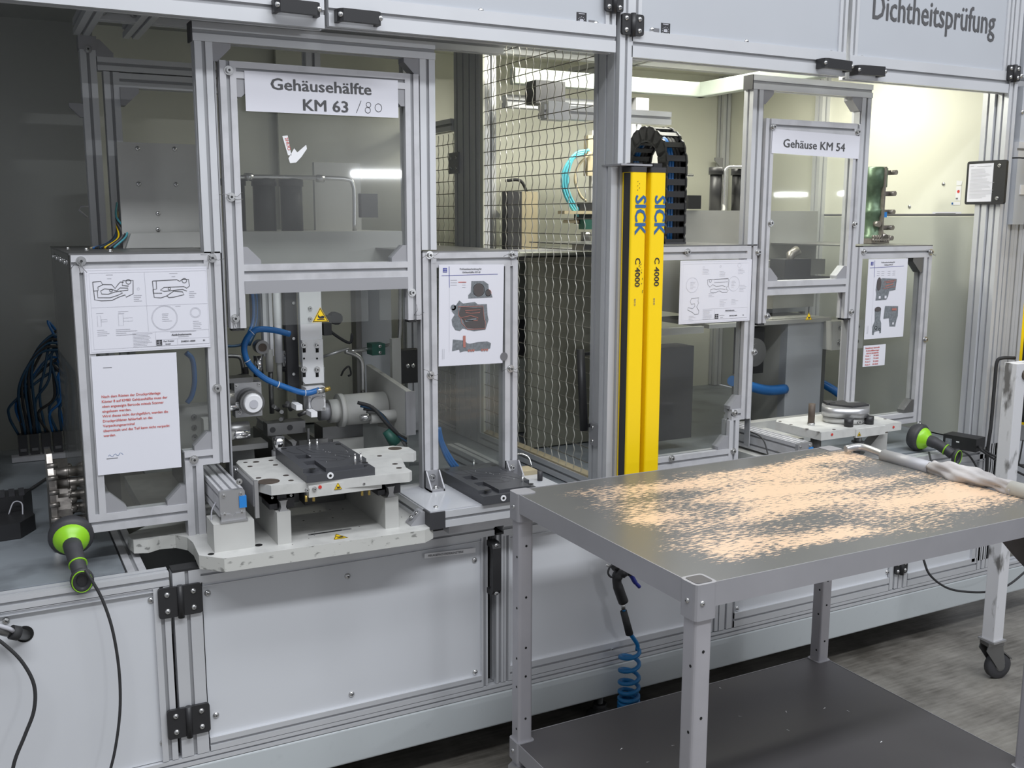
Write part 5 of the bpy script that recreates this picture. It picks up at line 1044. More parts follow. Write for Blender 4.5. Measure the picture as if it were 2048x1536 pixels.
B('alu_used').prof('Z', 1.22, 1.44, (.714, .742), (2.90, 2.93), 1, 1).out('barrel', bc); B('label_white').cyl((.757, 2.90, 1.20), (.757, 2.90, 1.44), .012, 16).out('barrel', bc); B('cover_white').cyl((.728, 2.90, 1.175), (.728, 2.90, 1.24), .011, 14).out('rod_guide', bc)
B('cover_white').cyl((.757, 2.90, 1.12), (.757, 2.90, 1.21), .008, 12).out('rod', bc); B('steel_dark').cyl((.730, 2.90, 1.05), (.730, 2.90, 1.2), .007, 12).out('rod', bc)
for x, z in ((.695, 1.175), (.778, 1.185)): b = B('chrome'); b.cyl((x, 2.90, z), (x, 2.90, z+.05), .014, 16); b.use('plastic_black').cyl((x, 2.90, z-.012), (x, 2.90, z), .0145, 16); b.out('sensor_barrel', bc)
b = B('steel_dark'); b.cyl((.70, 2.90, 1.252), (.70, 2.86, 1.252), .020, 18); b.use('steel_rusty').cyl((.70, 2.86, 1.252), (.70, 2.858, 1.252), .012, 14); b.out('regulator', bc)
for k in range(4): B('dark_blue_hose' if k % 2 else 'blue_hose').tube(spline([oY(502+4*k, 570, 2.98), oY(508+3*k, 610, 2.96), oY(505+3*k, 650, 2.94), oY(485+4*k, 690, 2.92)], 5), .006, 8).out('hose', bc, label='blue hose')
B('plastic_dark').box((.70, 2.97, 1.30), (.728, 3.0, 1.44)).out('cable_block', bc)
B('dark_blue_hose').tube(spline([oY(450, 692, 2.95), oY(470, 692, 2.95), oY(490, 688, 2.95)], 4), .004, 8).out('hose', bc)
B('steel_dark').tube(spline([oY(*p, 2.93) for p in ((430, 713), (470, 712), (482, 718), (486, 735), (487, 750))], 6), .006, 8).out('pipe', bc)
B('rubber').tube(spline([oY(*p, 2.92) for p in ((490, 735), (490, 750), (470, 757), (462, 765), (462, 778))], 5), .009, 8).out('elbow_fitting', bc)
ca = thing('clamp_unit', 'clamp unit with a white nosed round cylinder and chrome pins in the left station', 'clamp', (.62, 2.80, .95))
B('steel_dark').box((.560, 2.80, 1.165), (.655, 2.86, 1.178)).out('top_bar', ca); B('zinc').box((.60, 2.79, 1.068), (.675, 2.83, 1.165)).out('flange_plate', ca)
b = B('steel_dark'); b.cyl((.638, 2.79, 1.117), (.638, 2.745, 1.115), .034, 24); b.use('label_white').cyl((.638, 2.745, 1.115), (.638, 2.730, 1.114), .028, 24, .024); b.use('ink_light').cyl((.638, 2.730, 1.114), (.638, 2.7285, 1.114), .012, 16); b.out('round_cylinder', ca, label='round cylinder with a white plastic nose')
for x, z in ((.612, 1.082), (.668, 1.082), (.668, 1.158), (.605, 1.158)): bolt(ca, (x, 2.79, z), s=.5)
b = B('steel_dark'); b.cyl((.54, 2.76, 1.125), (.59, 2.76, 1.125), .026, 18); b.use('chrome').cyl((.555, 2.75, 1.11), (.600, 2.75, 1.11), .014, 16); b.out('chrome_pin', ca)
b = B('steel_dark'); b.cyl((.55, 2.76, 1.04), (.628, 2.76, 1.04), .022, 18); b.use('chrome').cyl((.565, 2.745, 1.030), (.625, 2.745, 1.030), .015, 16); b.out('chrome_pin', ca)
B('cover_white').box((.50, 2.72, .99), (.572, 2.76, 1.085)).out('bracket', ca); B('steel_dark').box((.575, 2.74, .985), (.675, 2.82, 1.0)).out('lower_bar', ca)
B('panel_dark').box((.585, 2.82, .80), (.655, 2.88, .985)).out('pedestal', ca)
b = B('steel_dark'); b.box((.69, 2.80, 1.005), (.80, 2.85, 1.040)); b.use('plastic_black').cyl((.705, 2.80, 1.022), (.705, 2.798, 1.022), .008, 12).cyl((.755, 2.80, 1.024), (.755, 2.798, 1.024), .008, 12); b.out('cross_bar', ca)
b = B('steel_dark')
for k in range(9): x, z = random.uniform(.70, .79), random.uniform(1.045, 1.085); b.tube([(x, 2.82, z), (x+random.uniform(-.02, .02), 2.80, z+random.uniform(.0, .03))], .006, 8)
b.out('jaws', ca)
B('zinc').prism([(.752, .985), (.768, .985), (.763, .972), (.768, .955), (.752, .955), (.757, .972)], 2.78, 3.2, 'Y').out('linear_rail', ca); B('steel_dark').box((.742, 2.80, .80), (.775, 3.2, .955)).out('rail_block', ca)
B('plastic_dark').box((.66, 2.80, .80), (.74, 3.3, .86)).out('cable_duct', ca); B('steel_dark').box((.78, 2.76, .80), (.90, 3.3, .87)).out('lower_slide', ca); B('plastic_dark').box((.80, 2.9, .87), (.90, 3.2, .93)).out('motor', ca); B('steel_dark').box((.50, 2.9, .80), (.66, 3.3, .90)).out('drip_tray', ca)
pp = thing('locating_post', 'short stepped chrome locating post behind the slide table', 'post', (.70, 2.75, .80))
b = B('zinc'); b.cyl((.705, 2.74, .80), (.705, 2.74, .975), .020, 20); b.use('chrome').cyl((.705, 2.74, .975), (.705, 2.74, 1.012), .017, 20); b.out('rod', pp)
hy = thing('hydraulic_unit', 'large grey hydraulic clamp cylinder with steel pipes at the right of the left station', 'cylinder', (1.0, 2.9, .90))
b = B('gusset'); b.cyl((.88, 2.93, 1.035), (.925, 2.93, 1.035), .026, 20); b.use('cover_white'); b.cyl((.91, 2.93, 1.035), (.945, 2.93, 1.035), .036, 24); b.cyl((.94, 2.93, 1.035), (.955, 2.93, 1.035), .052, 28); b.cyl((.955, 2.93, 1.035), (1.09, 2.93, 1.035), .048, 28); b.out('cylinder_body', hy)
b = B('steel'); b.cyl((.985, 2.85, 1.022), (1.02, 2.85, 1.022), .011, 14); b.use('cover_white').cyl((1.015, 2.85, 1.020), (1.10, 2.85, 1.020), .019, 18); b.out('side_cylinder', hy)
B('cover_white').prism([(2.75, .980), (2.75, 1.110), (3.10, 1.145), (3.10, .95)], 1.095, 1.112, 'X').out('mounting_plate', hy, label='thick grey vertical mounting plate'); B('gusset').box((1.09, 2.742, .978), (1.120, 2.75, 1.110)).out('plate_edge', hy)
B('steel').tube(spline([oY(*p, 3.05) for p in ((700, 703), (745, 697), (780, 690), (796, 682), (800, 660), (801, 600), (801, 570))], 6), .007, 8).out('pipe', hy)
B('steel').tube(spline([oY(*p, 2.98) for p in ((690, 702), (712, 710), (723, 722), (725, 745), (726, 785))], 6), .008, 8).out('pipe', hy); q = oY(726, 785, 2.98); B('steel').cyl(q, q-Vector((0, 0, .03)), .011, 6).out('pipe_nut', hy)
B('zinc').cyl(oY(644, 714, 2.95), oY(697, 697, 2.95), .0045, 8).out('thin_rod', hy)
q = oY(751, 697, 3.03); B('green_dark').box((q.x-.022, 3.0, q.z-.018), (q.x+.022, 3.05, q.z+.018)).out('pipe_clamp', hy); screw(hy, q+Vector((.004, -.03, .01)), s=.7); screw(hy, q+Vector((.004, -.03, -.01)), s=.7)
for k, m_ in enumerate(('rubber', 'dark_blue_hose', 'rubber', 'steel_dark')):
    B(m_).tube(spline([oY(715+6*k, 805+6*k, 2.84), oY(745+5*k, 815+4*k, 2.82), oY(772+4*k, 845+3*k, 2.80), oY(795+3*k, 868+4*k, 2.79), oY(812, 878+5*k, 2.79)], 5), .0055, 8).out('hose', hy)
B('green_dark').tube([oY(772, 862, 2.78), oY(792, 888, 2.77)], [.012, .020], 12).out('plug', hy, label='dark green connector plug')
B('cover_white').box((.86, 3.02, 1.03), (.93, 3.10, 1.16)).out('valve_block', hy); B('rubber').tube(spline([oY(*p, 3.0) for p in ((682, 752), (688, 740), (698, 733), (702, 748), (696, 752))], 5), .003, 6).out('cable', hy)
B('steel_dark').box((.90, 2.96, .80), (1.03, 3.05, .98)).out('pedestal', hy); B('cover_white').box((.93, 2.955, .88), (1.03, 2.96, .94)).out('pedestal_plate', hy); B('panel_dark').box((1.0, 3.0, .765), (1.2, 3.02, .97)).out('lower_plate', hy)
B('panel_grey').box((1.145, 3.30, .80), (1.262, 3.33, 1.50)).out('grey_column', hy); B('steel_dark').box((1.125, 3.28, .80), (1.145, 3.33, 1.50)).out('column_edge', hy)
B('plastic_black').box((1.255, 3.20, 1.055), (1.33, 3.25, 1.17)).out('switch_box', hy); screw(hy, (1.28, 3.2, 1.115)); screw(hy, (1.30, 3.2, 1.115))
b = B('plastic_dark'); b.cyl((1.0, 3.1, 1.30), (1.0, 3.14, 1.30), .02, 12); b.tube(spline([(.96, 3.1, 1.28), (.99, 3.1, 1.25), (1.04, 3.1, 1.22), (1.05, 3.1, 1.25)], 5), .005, 6); b.box((.925, 3.0, 1.26), (.95, 3.04, 1.32)); b.out('sensor_cables', hy, kind='stuff')
b = B('label_white')
for x, z in ((.745, .0), ): pass
sb3 = thing('white_sensor_blocks', 'two small white cube sensors on a thin bracket in the left station', 'sensor', (.84, 2.72, .95))
for px, py in ((598, 815), (628, 829)): q = oY(px, py, 2.74); B('label_white').box((q.x-.008, 2.74, q.z-.008), (q.x+.010, 2.79, q.z+.007)).out('sensor_block', sb3)
B('steel_dark').box((.775, 2.78, .97), (.86, 2.79, .985)).out('bracket', sb3); B('steel_dark').box((.80, 2.78, .90), (.806, 2.79, 1.02)).out('stem', sb3)
# white bolted block seen through the far left guard box
gb = thing('bolted_block', 'pale bolted block behind the step of the far left guard box', 'tooling', (.47, 2.85, .95))
B('cover_white').box((.44, 2.84, .98), (.56, 2.9, 1.10)).out('block', gb)
for px, py in ((388, 834), (388, 855), (389, 874)): bolt(gb, oY(px, py, 2.84), s=.7)
B('blue_hose').tube(spline([oY(*p, 2.82) for p in ((372, 705), (385, 720), (389, 760), (384, 790), (374, 806))], 6), .007, 8).out('hose', gb, label='blue hose')
B('cover_white').box((.405, 2.80, .99), (.445, 2.84, 1.10)).out('pale_post', gb)
gp = B('blue_hose'); 
hs = thing('hose_drop', 'blue hoses hanging behind the lower pane of the right guard box', 'hose', (1.12, 2.72, .86))
for k in range(3): B('blue_hose').tube(spline([oY(873+3*k, 855, 2.72), oY(880+3*k, 885, 2.72), oY(892+5*k, 915, 2.72), oY(905+6*k, 935, 2.72)], 5), .005, 8).out('hose', hs)
B('cover_white').box((1.14, 2.98, .84), (1.17, 3.0, 1.24)).out('pale_edge', hs)
# ------------------------------------------------------------------ trolley table in the foreground
CX0, CX1, CY0, CY1, ZTT, ZSH = 1.180, 2.300, 1.470, 2.238, .920, .232
ct = thing('shop_cart', 'grey two-tier sheet metal cart with a peach flecked top in the foreground', 'cart', ((CX0+CX1)/2, (CY0+CY1)/2, 0))
def tray(z, hgt, mt, name, label=None):
    me = B(mt); me.box((0, 0, -.003), (CX1-CX0, CY1-CY0, 0)); o = link(me.mesh(name), name, ct, label, M=Matrix.Translation((CX0, CY0, z)))
    b = B('cart_grey'); t = .002
    for a, c in (((CX0, CY0-t, z-hgt), (CX1, CY0, z+.001)), ((CX0, CY1, z-hgt), (CX1, CY1+t, z+.001)), ((CX0-t, CY0, z-hgt), (CX0, CY1, z+.001)), ((CX1, CY0, z-hgt), (CX1+t, CY1, z+.001))): b.box(a, c)
    b.out('tray_rim', ct); return o
tray(ZTT, .049, 'cart_top', 'top_sheet', 'dark grey top with pale peach streaks'); tray(ZSH, .045, 'cart_shelf', 'lower_shelf', 'dark grey lower shelf sheet')
def cleg(x, y, sx, sy, inner=False):
    s = .042; x0, x1 = (x, x+sx*s); y0, y1 = (y, y+sy*s)
    b = B('cart_leg'); xa, xb = sorted((x0, x1)); ya, yb = sorted((y0, y1)); b.bbox((xa, ya, .165), (xb, yb, ZTT-.012), .007)
    b.use('cavity')
    for z in (.30, .42, .50, .64, .78): b.cyl((xa+.021, ya-.0006, z), (xa+.021, ya, z), .0033, 10); b.cyl((xa-.0006, ya+.012, z-.03), (xa, ya+.012, z-.03), .0033, 10)
    o = b.out('leg', ct)
    for z, h in ((ZTT, .072), (ZSH, .055)):
        b = B('cart_grey'); b.bbox((xa-.006, ya-.006, z-h), (xb+.006, yb+.006, z+.002), .010)
        if z == ZTT and y == CY0: b.use('cart_shelf').bbox((xa+.001, ya+.001, z+.0021), (xb-.001, yb-.001, z+.0027), .006)
        oo = b.out('corner_sleeve', ct)
        bolt(oo, (xa-.006, (ya+yb)/2, z-h*.5), (-1, 0, 0), .7, DOME, 'rivet'); bolt(oo, (xa+.01, ya-.006, z-h*.5), s=.7, me=DOME, name='rivet')
cleg(CX0, CY1, 1, -1); cleg(CX1, CY1, -1, -1); cleg(CX0, CY0, 1, 1); cleg(CX1, CY0, -1, 1)
def caster(par, x, y, top, r, tyre, hub, yaw=0.0, brake=False):
    c = math.cos(yaw); s = math.sin(yaw); T = lambda a, q, z: (x+a*c-q*s, y+a*s+q*c, z)
    b = B(hub); w = .017
    for q in (-w-.003, w+.003):
        V = [T(-.03, q, top-.012), T(.03, q, top-.012), T(.045, q, r+.012), T(.04, q, r-.01), T(.02, q, r-.01), T(-.035, q, top-.03)]
        V2 = [T(-.03, q+.003, top-.012), T(.03, q+.003, top-.012), T(.045, q+.003, r+.012), T(.04, q+.003, r-.01), T(.02, q+.003, r-.01), T(-.035, q+.003, top-.03)]
        b.add(V+V2, [(0, 1, 2, 3, 4, 5), (11, 10, 9, 8, 7, 6)]+[(i, i+6, (i+1) % 6+6, (i+1) % 6) for i in range(6)])
    b.add([T(-.032, -w-.006, top-.014), T(.032, -w-.006, top-.014), T(.032, w+.006, top-.014), T(-.032, w+.006, top-.014), T(-.032, -w-.006, top), T(.032, -w-.006, top), T(.032, w+.006, top), T(-.032, w+.006, top)], [(0,1,2,3),(7,6,5,4),(0,4,5,1),(1,5,6,2),(2,6,7,3),(3,7,4,0)])
    if brake: b.add([T(.02, -w, top-.022), T(.075, -w, r+.028), T(.075, w, r+.028), T(.02, w, top-.022), T(.02, -w, top-.028), T(.075, -w, r+.022), T(.075, w, r+.022), T(.02, w, top-.028)], [(0,1,2,3),(7,6,5,4),(0,4,5,1),(1,5,6,2),(2,6,7,3),(3,7,4,0)])
    b.out('caster_fork', par)
    b = B(tyre); cc = Vector(T(.03, 0, r)); ax = Vector((-s, c, 0)); b.lathe(cc-ax*.016, ax, [(0, 0), (0, r*.62), (.002, r*.9), (.006, r), (.026, r), (.030, r*.9), (.032, r*.62), (.032, 0)], 28)
    b.use(hub).cyl(cc-ax*.018, cc+ax*.018, r*.35, 18); b.out('wheel', par)
for x, y in ((CX0+.02, CY1-.02), (CX1-.02, CY1-.02), (CX0+.02, CY0+.02), (CX1-.02, CY0+.02)): caster(ct, x, y, .165, .055, 'coil_blue', 'zinc', .6)
# crumbs on the shelf
b = B('label_white')
for px, py in ((1443, 1378), (1646, 1418), (1574, 1426), (1581, 1462), (1700, 1424), (1760, 1486), (1300, 1523), (1485, 1433), (1350, 1490), (1240, 1500)):
    q = oZ(px, py, ZSH+.0008); a = random.random()*3; b.add([q, q+Vector((.012*math.cos(a), .012*math.sin(a), .0004)), q+Vector((.010*math.cos(a+.3), .010*math.sin(a+.3), .001))], [(0, 1, 2)])
b.out('metal_chips', None, 'few tiny pale metal chips scattered on the cart shelf', 'chips', kind='stuff')
# ------------------------------------------------------------------ white trolley on the right with wrapped handle bar
wtz = thing('white_trolley', 'chipped white painted trolley upright on a grey castor right of the cart', 'trolley', (3.08, 2.19, 0))
PX0, PY0 = 3.062, 2.165
B('worn_white').bbox((PX0, PY0, .150), (PX0+.050, PY0+.050, 1.138), .003).out('upright', wtz)
B('zinc').box((PX0-.008, PY0-.008, .143), (PX0+.058, PY0+.058, .150)).out('base_plate', wtz)
caster(wtz, PX0+.022, PY0+.022, .143, .048, 'plastic_dark', 'steel_dark', -.25, True)
B('worn_white').box((PX0+.05, PY0, 1.09), (PX0+.9, PY0+.05, 1.138)).out('top_rail', wtz)
B('steel_rusty').cyl((PX0+.045, PY0-.006, 1.10), (PX0+.045, PY0, 1.10), .018, 12).out('pipe_end', wtz)
a0, a1 = oZ(1796, 912, .93), oZ(1862, 937, .93); XB = a1.x
hb = thing('handle_bar', 'grey and white push handle bar along the far right side of the cart', 'handle', (XB, 1.9, .93))
B('zinc').tube(spline([(XB-.05, a0.y+.12, .935), (XB, a0.y+.10, .94), (XB+.005, a0.y, .93)], 6), .011, 12).out('bent_end', hb); B('rubber' if False else 'gusset').cyl((XB, a0.y+.02, .93), (XB, a1.y, .93), .020, 20).out('grip_sleeve', hb, label='dark grey grip sleeve')
B('steel').cyl((XB, a1.y, .93), (XB, 1.1, .93), .015, 16).out('bar', hb)
# cloth wrapped on the bar: folded, lumpy
def lumpy(y0, y1, r, nseg=46, seg=26):
    V = []; 
    for i in range(nseg+1):
        t = i/nseg; y = y0+(y1-y0)*t
        for k in range(seg):
            a = 2*math.pi*k/seg; rr = r*(1+.16*math.sin(3*a+9*t)+.10*math.sin(7*a-14*t)+.12*math.sin(20*t+2*a))*(.85+.35*math.sin(math.pi*min(1, t*1.3)))
            V.append((XB+rr*math.cos(a), y, .935+rr*.85*math.sin(a)))
    Fc = [(i*seg+k, i*seg+(k+1) % seg, (i+1)*seg+(k+1) % seg, (i+1)*seg+k) for i in range(nseg) for k in range(seg)]
    return B('cloth').add(V, Fc+[tuple(range(seg-1, -1, -1)), tuple(range(nseg*seg, nseg*seg+seg))], True)
lumpy(a1.y, a1.y-.26, .024).out('cleaning_cloth', None, 'crumpled off-white cleaning cloth wrapped round the handle bar', 'cloth')
b = B('paper'); lumpy_y = a1.y-.25
B('cover_white').cyl((XB, lumpy_y, .932), (XB, 1.2, .932), .022, 18).out('padding', hb, label='white padding tube')
# hanging rag below the bar at the cart's right end
Vg = []; ng = 14
rg = [oY(1915, 1092, 1.50), oY(2060, 1060, 1.46), oY(2062, 1130, 1.46), oY(2040, 1146, 1.47), oY(1975, 1118, 1.49)]
XR = 2.345; pts = [(1.30, .90), (1.86, .93), (1.80, .80), (1.62, .735), (1.42, .68), (1.30, .70)]
def rag():
    n, m_ = 22, 14; V = []
    for i in range(n):
        s = i/(n-1)
        for j in range(m_):
            t = j/(m_-1); y = 1.74-.50*s; low = .865-(.04+.16*math.sin(min(1, s*1.5)*math.pi*.5))*t
            V.append((XR+.012*math.sin(9*s+2*t)+.02*t*math.sin(5*s), y, low))
    b = B('cloth_dark'); k = len(V); Fq = [(i*m_+j, (i+1)*m_+j, (i+1)*m_+j+1, i*m_+j+1) for i in range(n-1) for j in range(m_-1)]
    b.add(V, Fq, True); b.add([(x+.004, y, z) for x, y, z in V], [tuple(reversed(f)) for f in Fq], True); return b
rag().out('hanging_rag', None, 'brown-grey rag hanging below the right end of the cart', 'rag')
# ------------------------------------------------------------------ hand scanners
def scanner(label, M, mirror=False):
    t = thing('hand_scanner', label, 'scanner', (0, 0, 0), 'hand scanners'); t.matrix_basis = M
    def put(b, n, l=None):
        o = bpy.data.objects.new(n, b.mesh(n)); COL.objects.link(o); o.parent = t
        if l: o['label'] = l
    # local: x right, y away from the handle (window end), z up; head at origin, handle towards -y
    b = B('plastic_dark'); b.lathe((0, .055, .0), (0, -1, 0), [(0, 0), (0, .030), (.004, .044), (.02, .052), (.036, .053), (.044, .048), (.050, .034)], 26); put(b, 'head')
    b = B('green_bright'); b.lathe((0, .012, .0), (0, -1, 0), [(0, .043), (.006, .0415), (.016, .036), (.022, .028), (.030, .022), (.034, .018)], 26); put(b, 'green_shell', 'bright green shell ring')
    b = B('plastic_dark'); b.tube(spline([(0, -.010, .0), (.004, -.045, -.004), (.010, -.085, -.018), (.014, -.110, -.030)], 6), [.022]*6+[.020]*6+[.0185]*7, 16); put(b, 'grip')
    b = B('green_bright'); b.tube([(.010, -.080, -.017), (.0105, -.084, -.018)], .0215, 18); put(b, 'green_ring')
    b = B('plastic_dark'); pts = [(.016+.019*math.cos(a), -.125+.0*a, -.036+.026*math.sin(a)) for a in [2*math.pi*k/20 for k in range(21)]]; b.tube(pts, .008, 8, False); b.cyl((.016, -.118, -.036), (.016, -.126, -.036), .018, 14); put(b, 'foot_loop')
    b = B('green_bright'); pts = [(.016+.022*math.cos(a), -.132, -.036+.029*math.sin(a)) for a in [2*math.pi*k/20 for k in range(21)]]; b.tube(pts, .0016, 6, False); put(b, 'green_trim')
    return t
q = oY(143, 1082, 2.60)
scanner('black and green hand scanner standing on the left worktop', Matrix.Translation((q.x, 2.60, q.z)) @ Matrix.Rotation(math.radians(-3), 4, 'Z') @ Matrix.Rotation(math.radians(14), 4, 'X'))
p0 = oY(171, 1140, 2.47)
cab1 = spline([p0, oY(182, 1158, 2.46), oY(205, 1200, 2.455), oY(225, 1260, 2.45), oY(238, 1340, 2.45), oY(240, 1420, 2.45), oY(230, 1500, 2.45), oY(215, 1560, 2.45)], 8)
B('rubber').tube(cab1, .0036, 8).out('scanner_cable', None, 'black cable hanging from the left scanner in front of the door', 'cable')
q = oZ(1850, 880, .80)
scanner('black and green hand scanner lying on the right worktop', Matrix.Translation((q.x, q.y, .803)) @ Matrix.Rotation(math.radians(8), 4, 'Z') @ Matrix.Rotation(math.radians(6), 4, 'X'))
B('rubber').tube(spline([oZ(1858, 905, .765), oZ(1862, 922, .762), oY(1866, 940, 2.46), oY(1880, 990, 2.46)], 6), .0035, 8).out('scanner_cable', None, 'black cable running from the right scanner over the rail', 'cable')
ad = thing('power_adapter', 'black power adapter block with cables on the right worktop', 'adapter', (3.2, 2.58, .757))
p1, p2, p3 = oZ(1885, 893, .757), oZ(1951, 905, .757), oZ(1925, 885, .757)
dv = (p2-p1); dv.z = 0; dl = dv.length; dv.normalize(); nv = Vector((-dv.y, dv.x, 0)); b = B('plastic_black')
def adp(a, c, z): return p1+dv*a+nv*c+Vector((0, 0, z))
b.add([adp(0,0,0), adp(dl,0,0), adp(dl,.07,0), adp(0,.07,0), adp(0,0,.05), adp(dl,0,.05), adp(dl,.07,.05), adp(0,.07,.05)], [(0,3,2,1),(4,5,6,7),(0,1,5,4),(1,2,6,5),(2,3,7,6),(3,0,4,7)]); b.out('housing', ad)
Fa = Frame(adp(0, -.0008, 0), dv, (0, 0, 1)); b = B('part_grey'); b.poly(Fa, [(.010, .008), (.035, .008), (.035, .036), (.010, .036)], 0); b.use('label_white').poly(Fa, [(.052, .026), (.064, .026), (.064, .031), (.052, .031)], 0); b.out('type_label', ad)
for k in range(2): B('rubber').tube(spline([adp(dl-.005, .03, .02), oZ(1965, 898+4*k, .77), oY(1985, 910+6*k, 2.42), oY(2020, 922+14*k, 2.36), oY(2060, 940+16*k, 2.34)], 6), .0042, 8).out('cable', ad)
B('rubber').tube(spline([oZ(1880, 893, .762), oZ(1895, 896, .762), oZ(1930, 905, .762), oY(1948, 925, 2.44), oY(1962, 955, 2.42)], 6), .0036, 8).out('thin_cable', ad)
B('rubber').tube(spline([oY(1846, 1116, 2.44), oY(1860, 1150, 2.42), oY(1895, 1176, 2.41), oY(1940, 1184, 2.40), oY(1985, 1182, 2.40), oY(2020, 1168, 2.40), oY(2060, 1135, 2.40)], 8), .0042, 8).out('hanging_cable', None, 'black cable sagging in front of the cabinet beyond the cart', 'cable')
B('rubber').tube(spline([oY(2030, 716, 2.44), oY(2005, 716, 2.46), oY(1994, 724, 2.47), oY(1990, 760, 2.47), oY(1982, 850, 2.47), oY(1975, 905, 2.47), oY(1972, 1000, 2.47)], 8), .0065, 10).out('bent_cable', None, 'black cable bent round the end post beside the yellow curtain', 'cable')
B('rubber').tube(spline([oY(2046, 880, 2.30), oY(2040, 915, 2.30), oY(2038, 928, 2.30), oY(2052, 930, 2.30)], 6), .003, 6).out('loop_cable', None, 'thin black cable loop right of the white upright', 'cable')
# ------------------------------------------------------------------ air gun and coil hose
ag = thing('air_blow_gun', 'black air blow gun with a blue lever hanging under the cart edge', 'air gun', (1.36, 2.44, .5))
Yg = 2.44; g = lambda *ps: [oY(px, py, Yg) for px, py in ps]
b = B('plastic_black'); b.tube(spline(g((1247, 1140), (1236, 1150), (1234, 1165), (1240, 1185), (1247, 1204)), 5), [.021]*4+[.017]*4+[.0145]*4+[.016]*4+[.016]*5, 14)
b.tube(spline(g((1226, 1134), (1240, 1132), (1256, 1138), (1262, 1146)), 4), [.012]*5+[.019]*4+[.014]*4, 12); b.out('body', ag)
b = B('plastic_dark'); b.tube(spline(g((1236, 1128), (1222, 1132), (1216, 1145), (1222, 1154), (1232, 1152)), 5), .0032, 8); b.out('hook_loop', ag)
b = B('blue_lever'); b.tube(spline(g((1252, 1136), (1262, 1150), (1270, 1164), (1279, 1174)), 5), [.0085]*6+[.0075]*5+[.006]*5, 10); b.out('lever', ag, label='dark blue trigger lever')
b = B('steel'); q = g((1245, 1206), (1247, 1218)); b.cyl(q[0], q[1], .007, 10); b.out('fitting', ag)
B('steel').tube(g((1222, 1134), (1212, 1130)), .003, 8).out('nozzle', ag)
ch = thing('coil_hose', 'bright blue spiral air hose hanging from the blow gun', 'hose', (1.39, 2.44, .16))
B('rubber').tube(g((1247, 1222), (1259, 1268)), [.011, .0125], 12).out('strain_relief', ch, label='black rubber sleeve')
b = B('coil_blue'); q0 = g((1246, 1216), (1249, 1224)); b.tube(q0, .0055, 8); P_ = list(spline(g((1259, 1266), (1268, 1278), (1275, 1290), (1274, 1302)), 5))
zt0 = oY(1262, 1302, Yg).z; turns = [1300, 1324, 1352, 1372, 1390, 1400, 1408, 1416]; cx0 = oY(1259, 1330, Yg).x; HX = []
for i in range(len(turns)*16):
    t = i/16; k = min(int(t), len(turns)-2); f = t-k; zz = oY(1260, turns[k]+(turns[k+1]-turns[k])*f, Yg).z
    a = 2*math.pi*t; HX.append(Vector((cx0+.030*math.cos(a), Yg+.030*math.sin(-a)+.0, zz)))
b.tube(P_+HX, .0068, 8); b.out('spiral', ch)
# ------------------------------------------------------------------ left worktop: casting, black tray, terminals
mcg = thing('metal_casting', 'shiny ribbed metal housing casting standing on the left worktop', 'casting', (.15, 2.82, .757))
b = B('cast_metal'); x0, y0, z0 = .118, 2.80, .757
b.prism([(2.78, z0), (2.95, z0), (2.97, z0+.04), (2.95, z0+.11), (2.96, z0+.20), (2.93, z0+.245), (2.86, z0+.245), (2.82, z0+.18), (2.80, z0+.08)], x0, x0+.014, 'X')
b.prism([(2.80, z0), (2.93, z0), (2.94, z0+.12), (2.90, z0+.22), (2.86, z0+.20), (2.82, z0+.10)], x0+.014, x0+.052, 'X')
for k, (z, L) in enumerate(((.03, .075), (.06, .080), (.095, .080), (.13, .070), (.165, .078), (.195, .055))): b.cyl((x0+.02, 2.845, z0+z), (x0+.02+L, 2.845, z0+z), .0135, 14); b.cyl((x0+.045, 2.845, z0+z), (x0+.050, 2.845, z0+z), .0155, 14)
for k in range(16): a = random.uniform(2.79, 2.94); z = random.uniform(.01, .23); b.lathe((x0+.05, a, z0+z), (1, 0, 0), [(0, .010), (.010, .009), (.014, .005), (.015, 0)], 10)
for k in range(7): b.cyl((x0-.003, 2.79+.012*(k % 2), z0+.012+.036*k), (x0+.022, 2.79+.012*(k % 2), z0+.012+.036*k), .007, 10)
b.cyl((x0+.02, 2.79, z0+.05), (x0+.035, 2.78, z0+.05), .018, 16); b.use('cavity').cyl((x0+.033, 2.782, z0+.05), (x0+.0355, 2.7795, z0+.05), .012, 14); b.out('body', mcg)
bt = thing('black_tray', 'black foam lined plastic tray at the left edge of the worktop', 'tray', (-.02, 3.0, .757))
b = B('plastic_black'); b.prism([(-.16, 2.93), (.045, 2.95), (.085, 3.02), (.075, 3.07), (-.16, 3.07)], .757, .800, 'Z'); b.prism([(-.16, 3.07), (.06, 3.08), (.085, 3.16), (-.16, 3.20)], .757, .84, 'Z'); b.out('body', bt)
B('ink_light').tube(spline([(.02, 3.05, .80), (.035, 3.06, .83), (.055, 3.06, .825), (.055, 3.03, .80)], 5), .002, 6).out('wire_loop', bt)
for k in range(9): B('plastic_dark').box((-.15+.025*k, 3.09, .84), (-.135+.025*k, 3.15, .848)).out('foam_rib', bt)
tb = thing('valve_terminal', 'row of valve terminals with a tangle of blue hoses in the dark left bay', 'valve terminal', (.17, 3.9, .757))
B('alu_used').box((.05, 3.90, .757), (.30, 3.95, .775)).out('base_rail', tb)
for k in range(6): o = B('plastic_dark').box((.075+.038*k, 3.92, .775), (.105+.038*k, 3.96, .85)).out('valve', tb); B('ink_grey').box((.08+.038*k, 3.917, .79), (.10+.038*k, 3.92, .80)).out('valve_label', o)
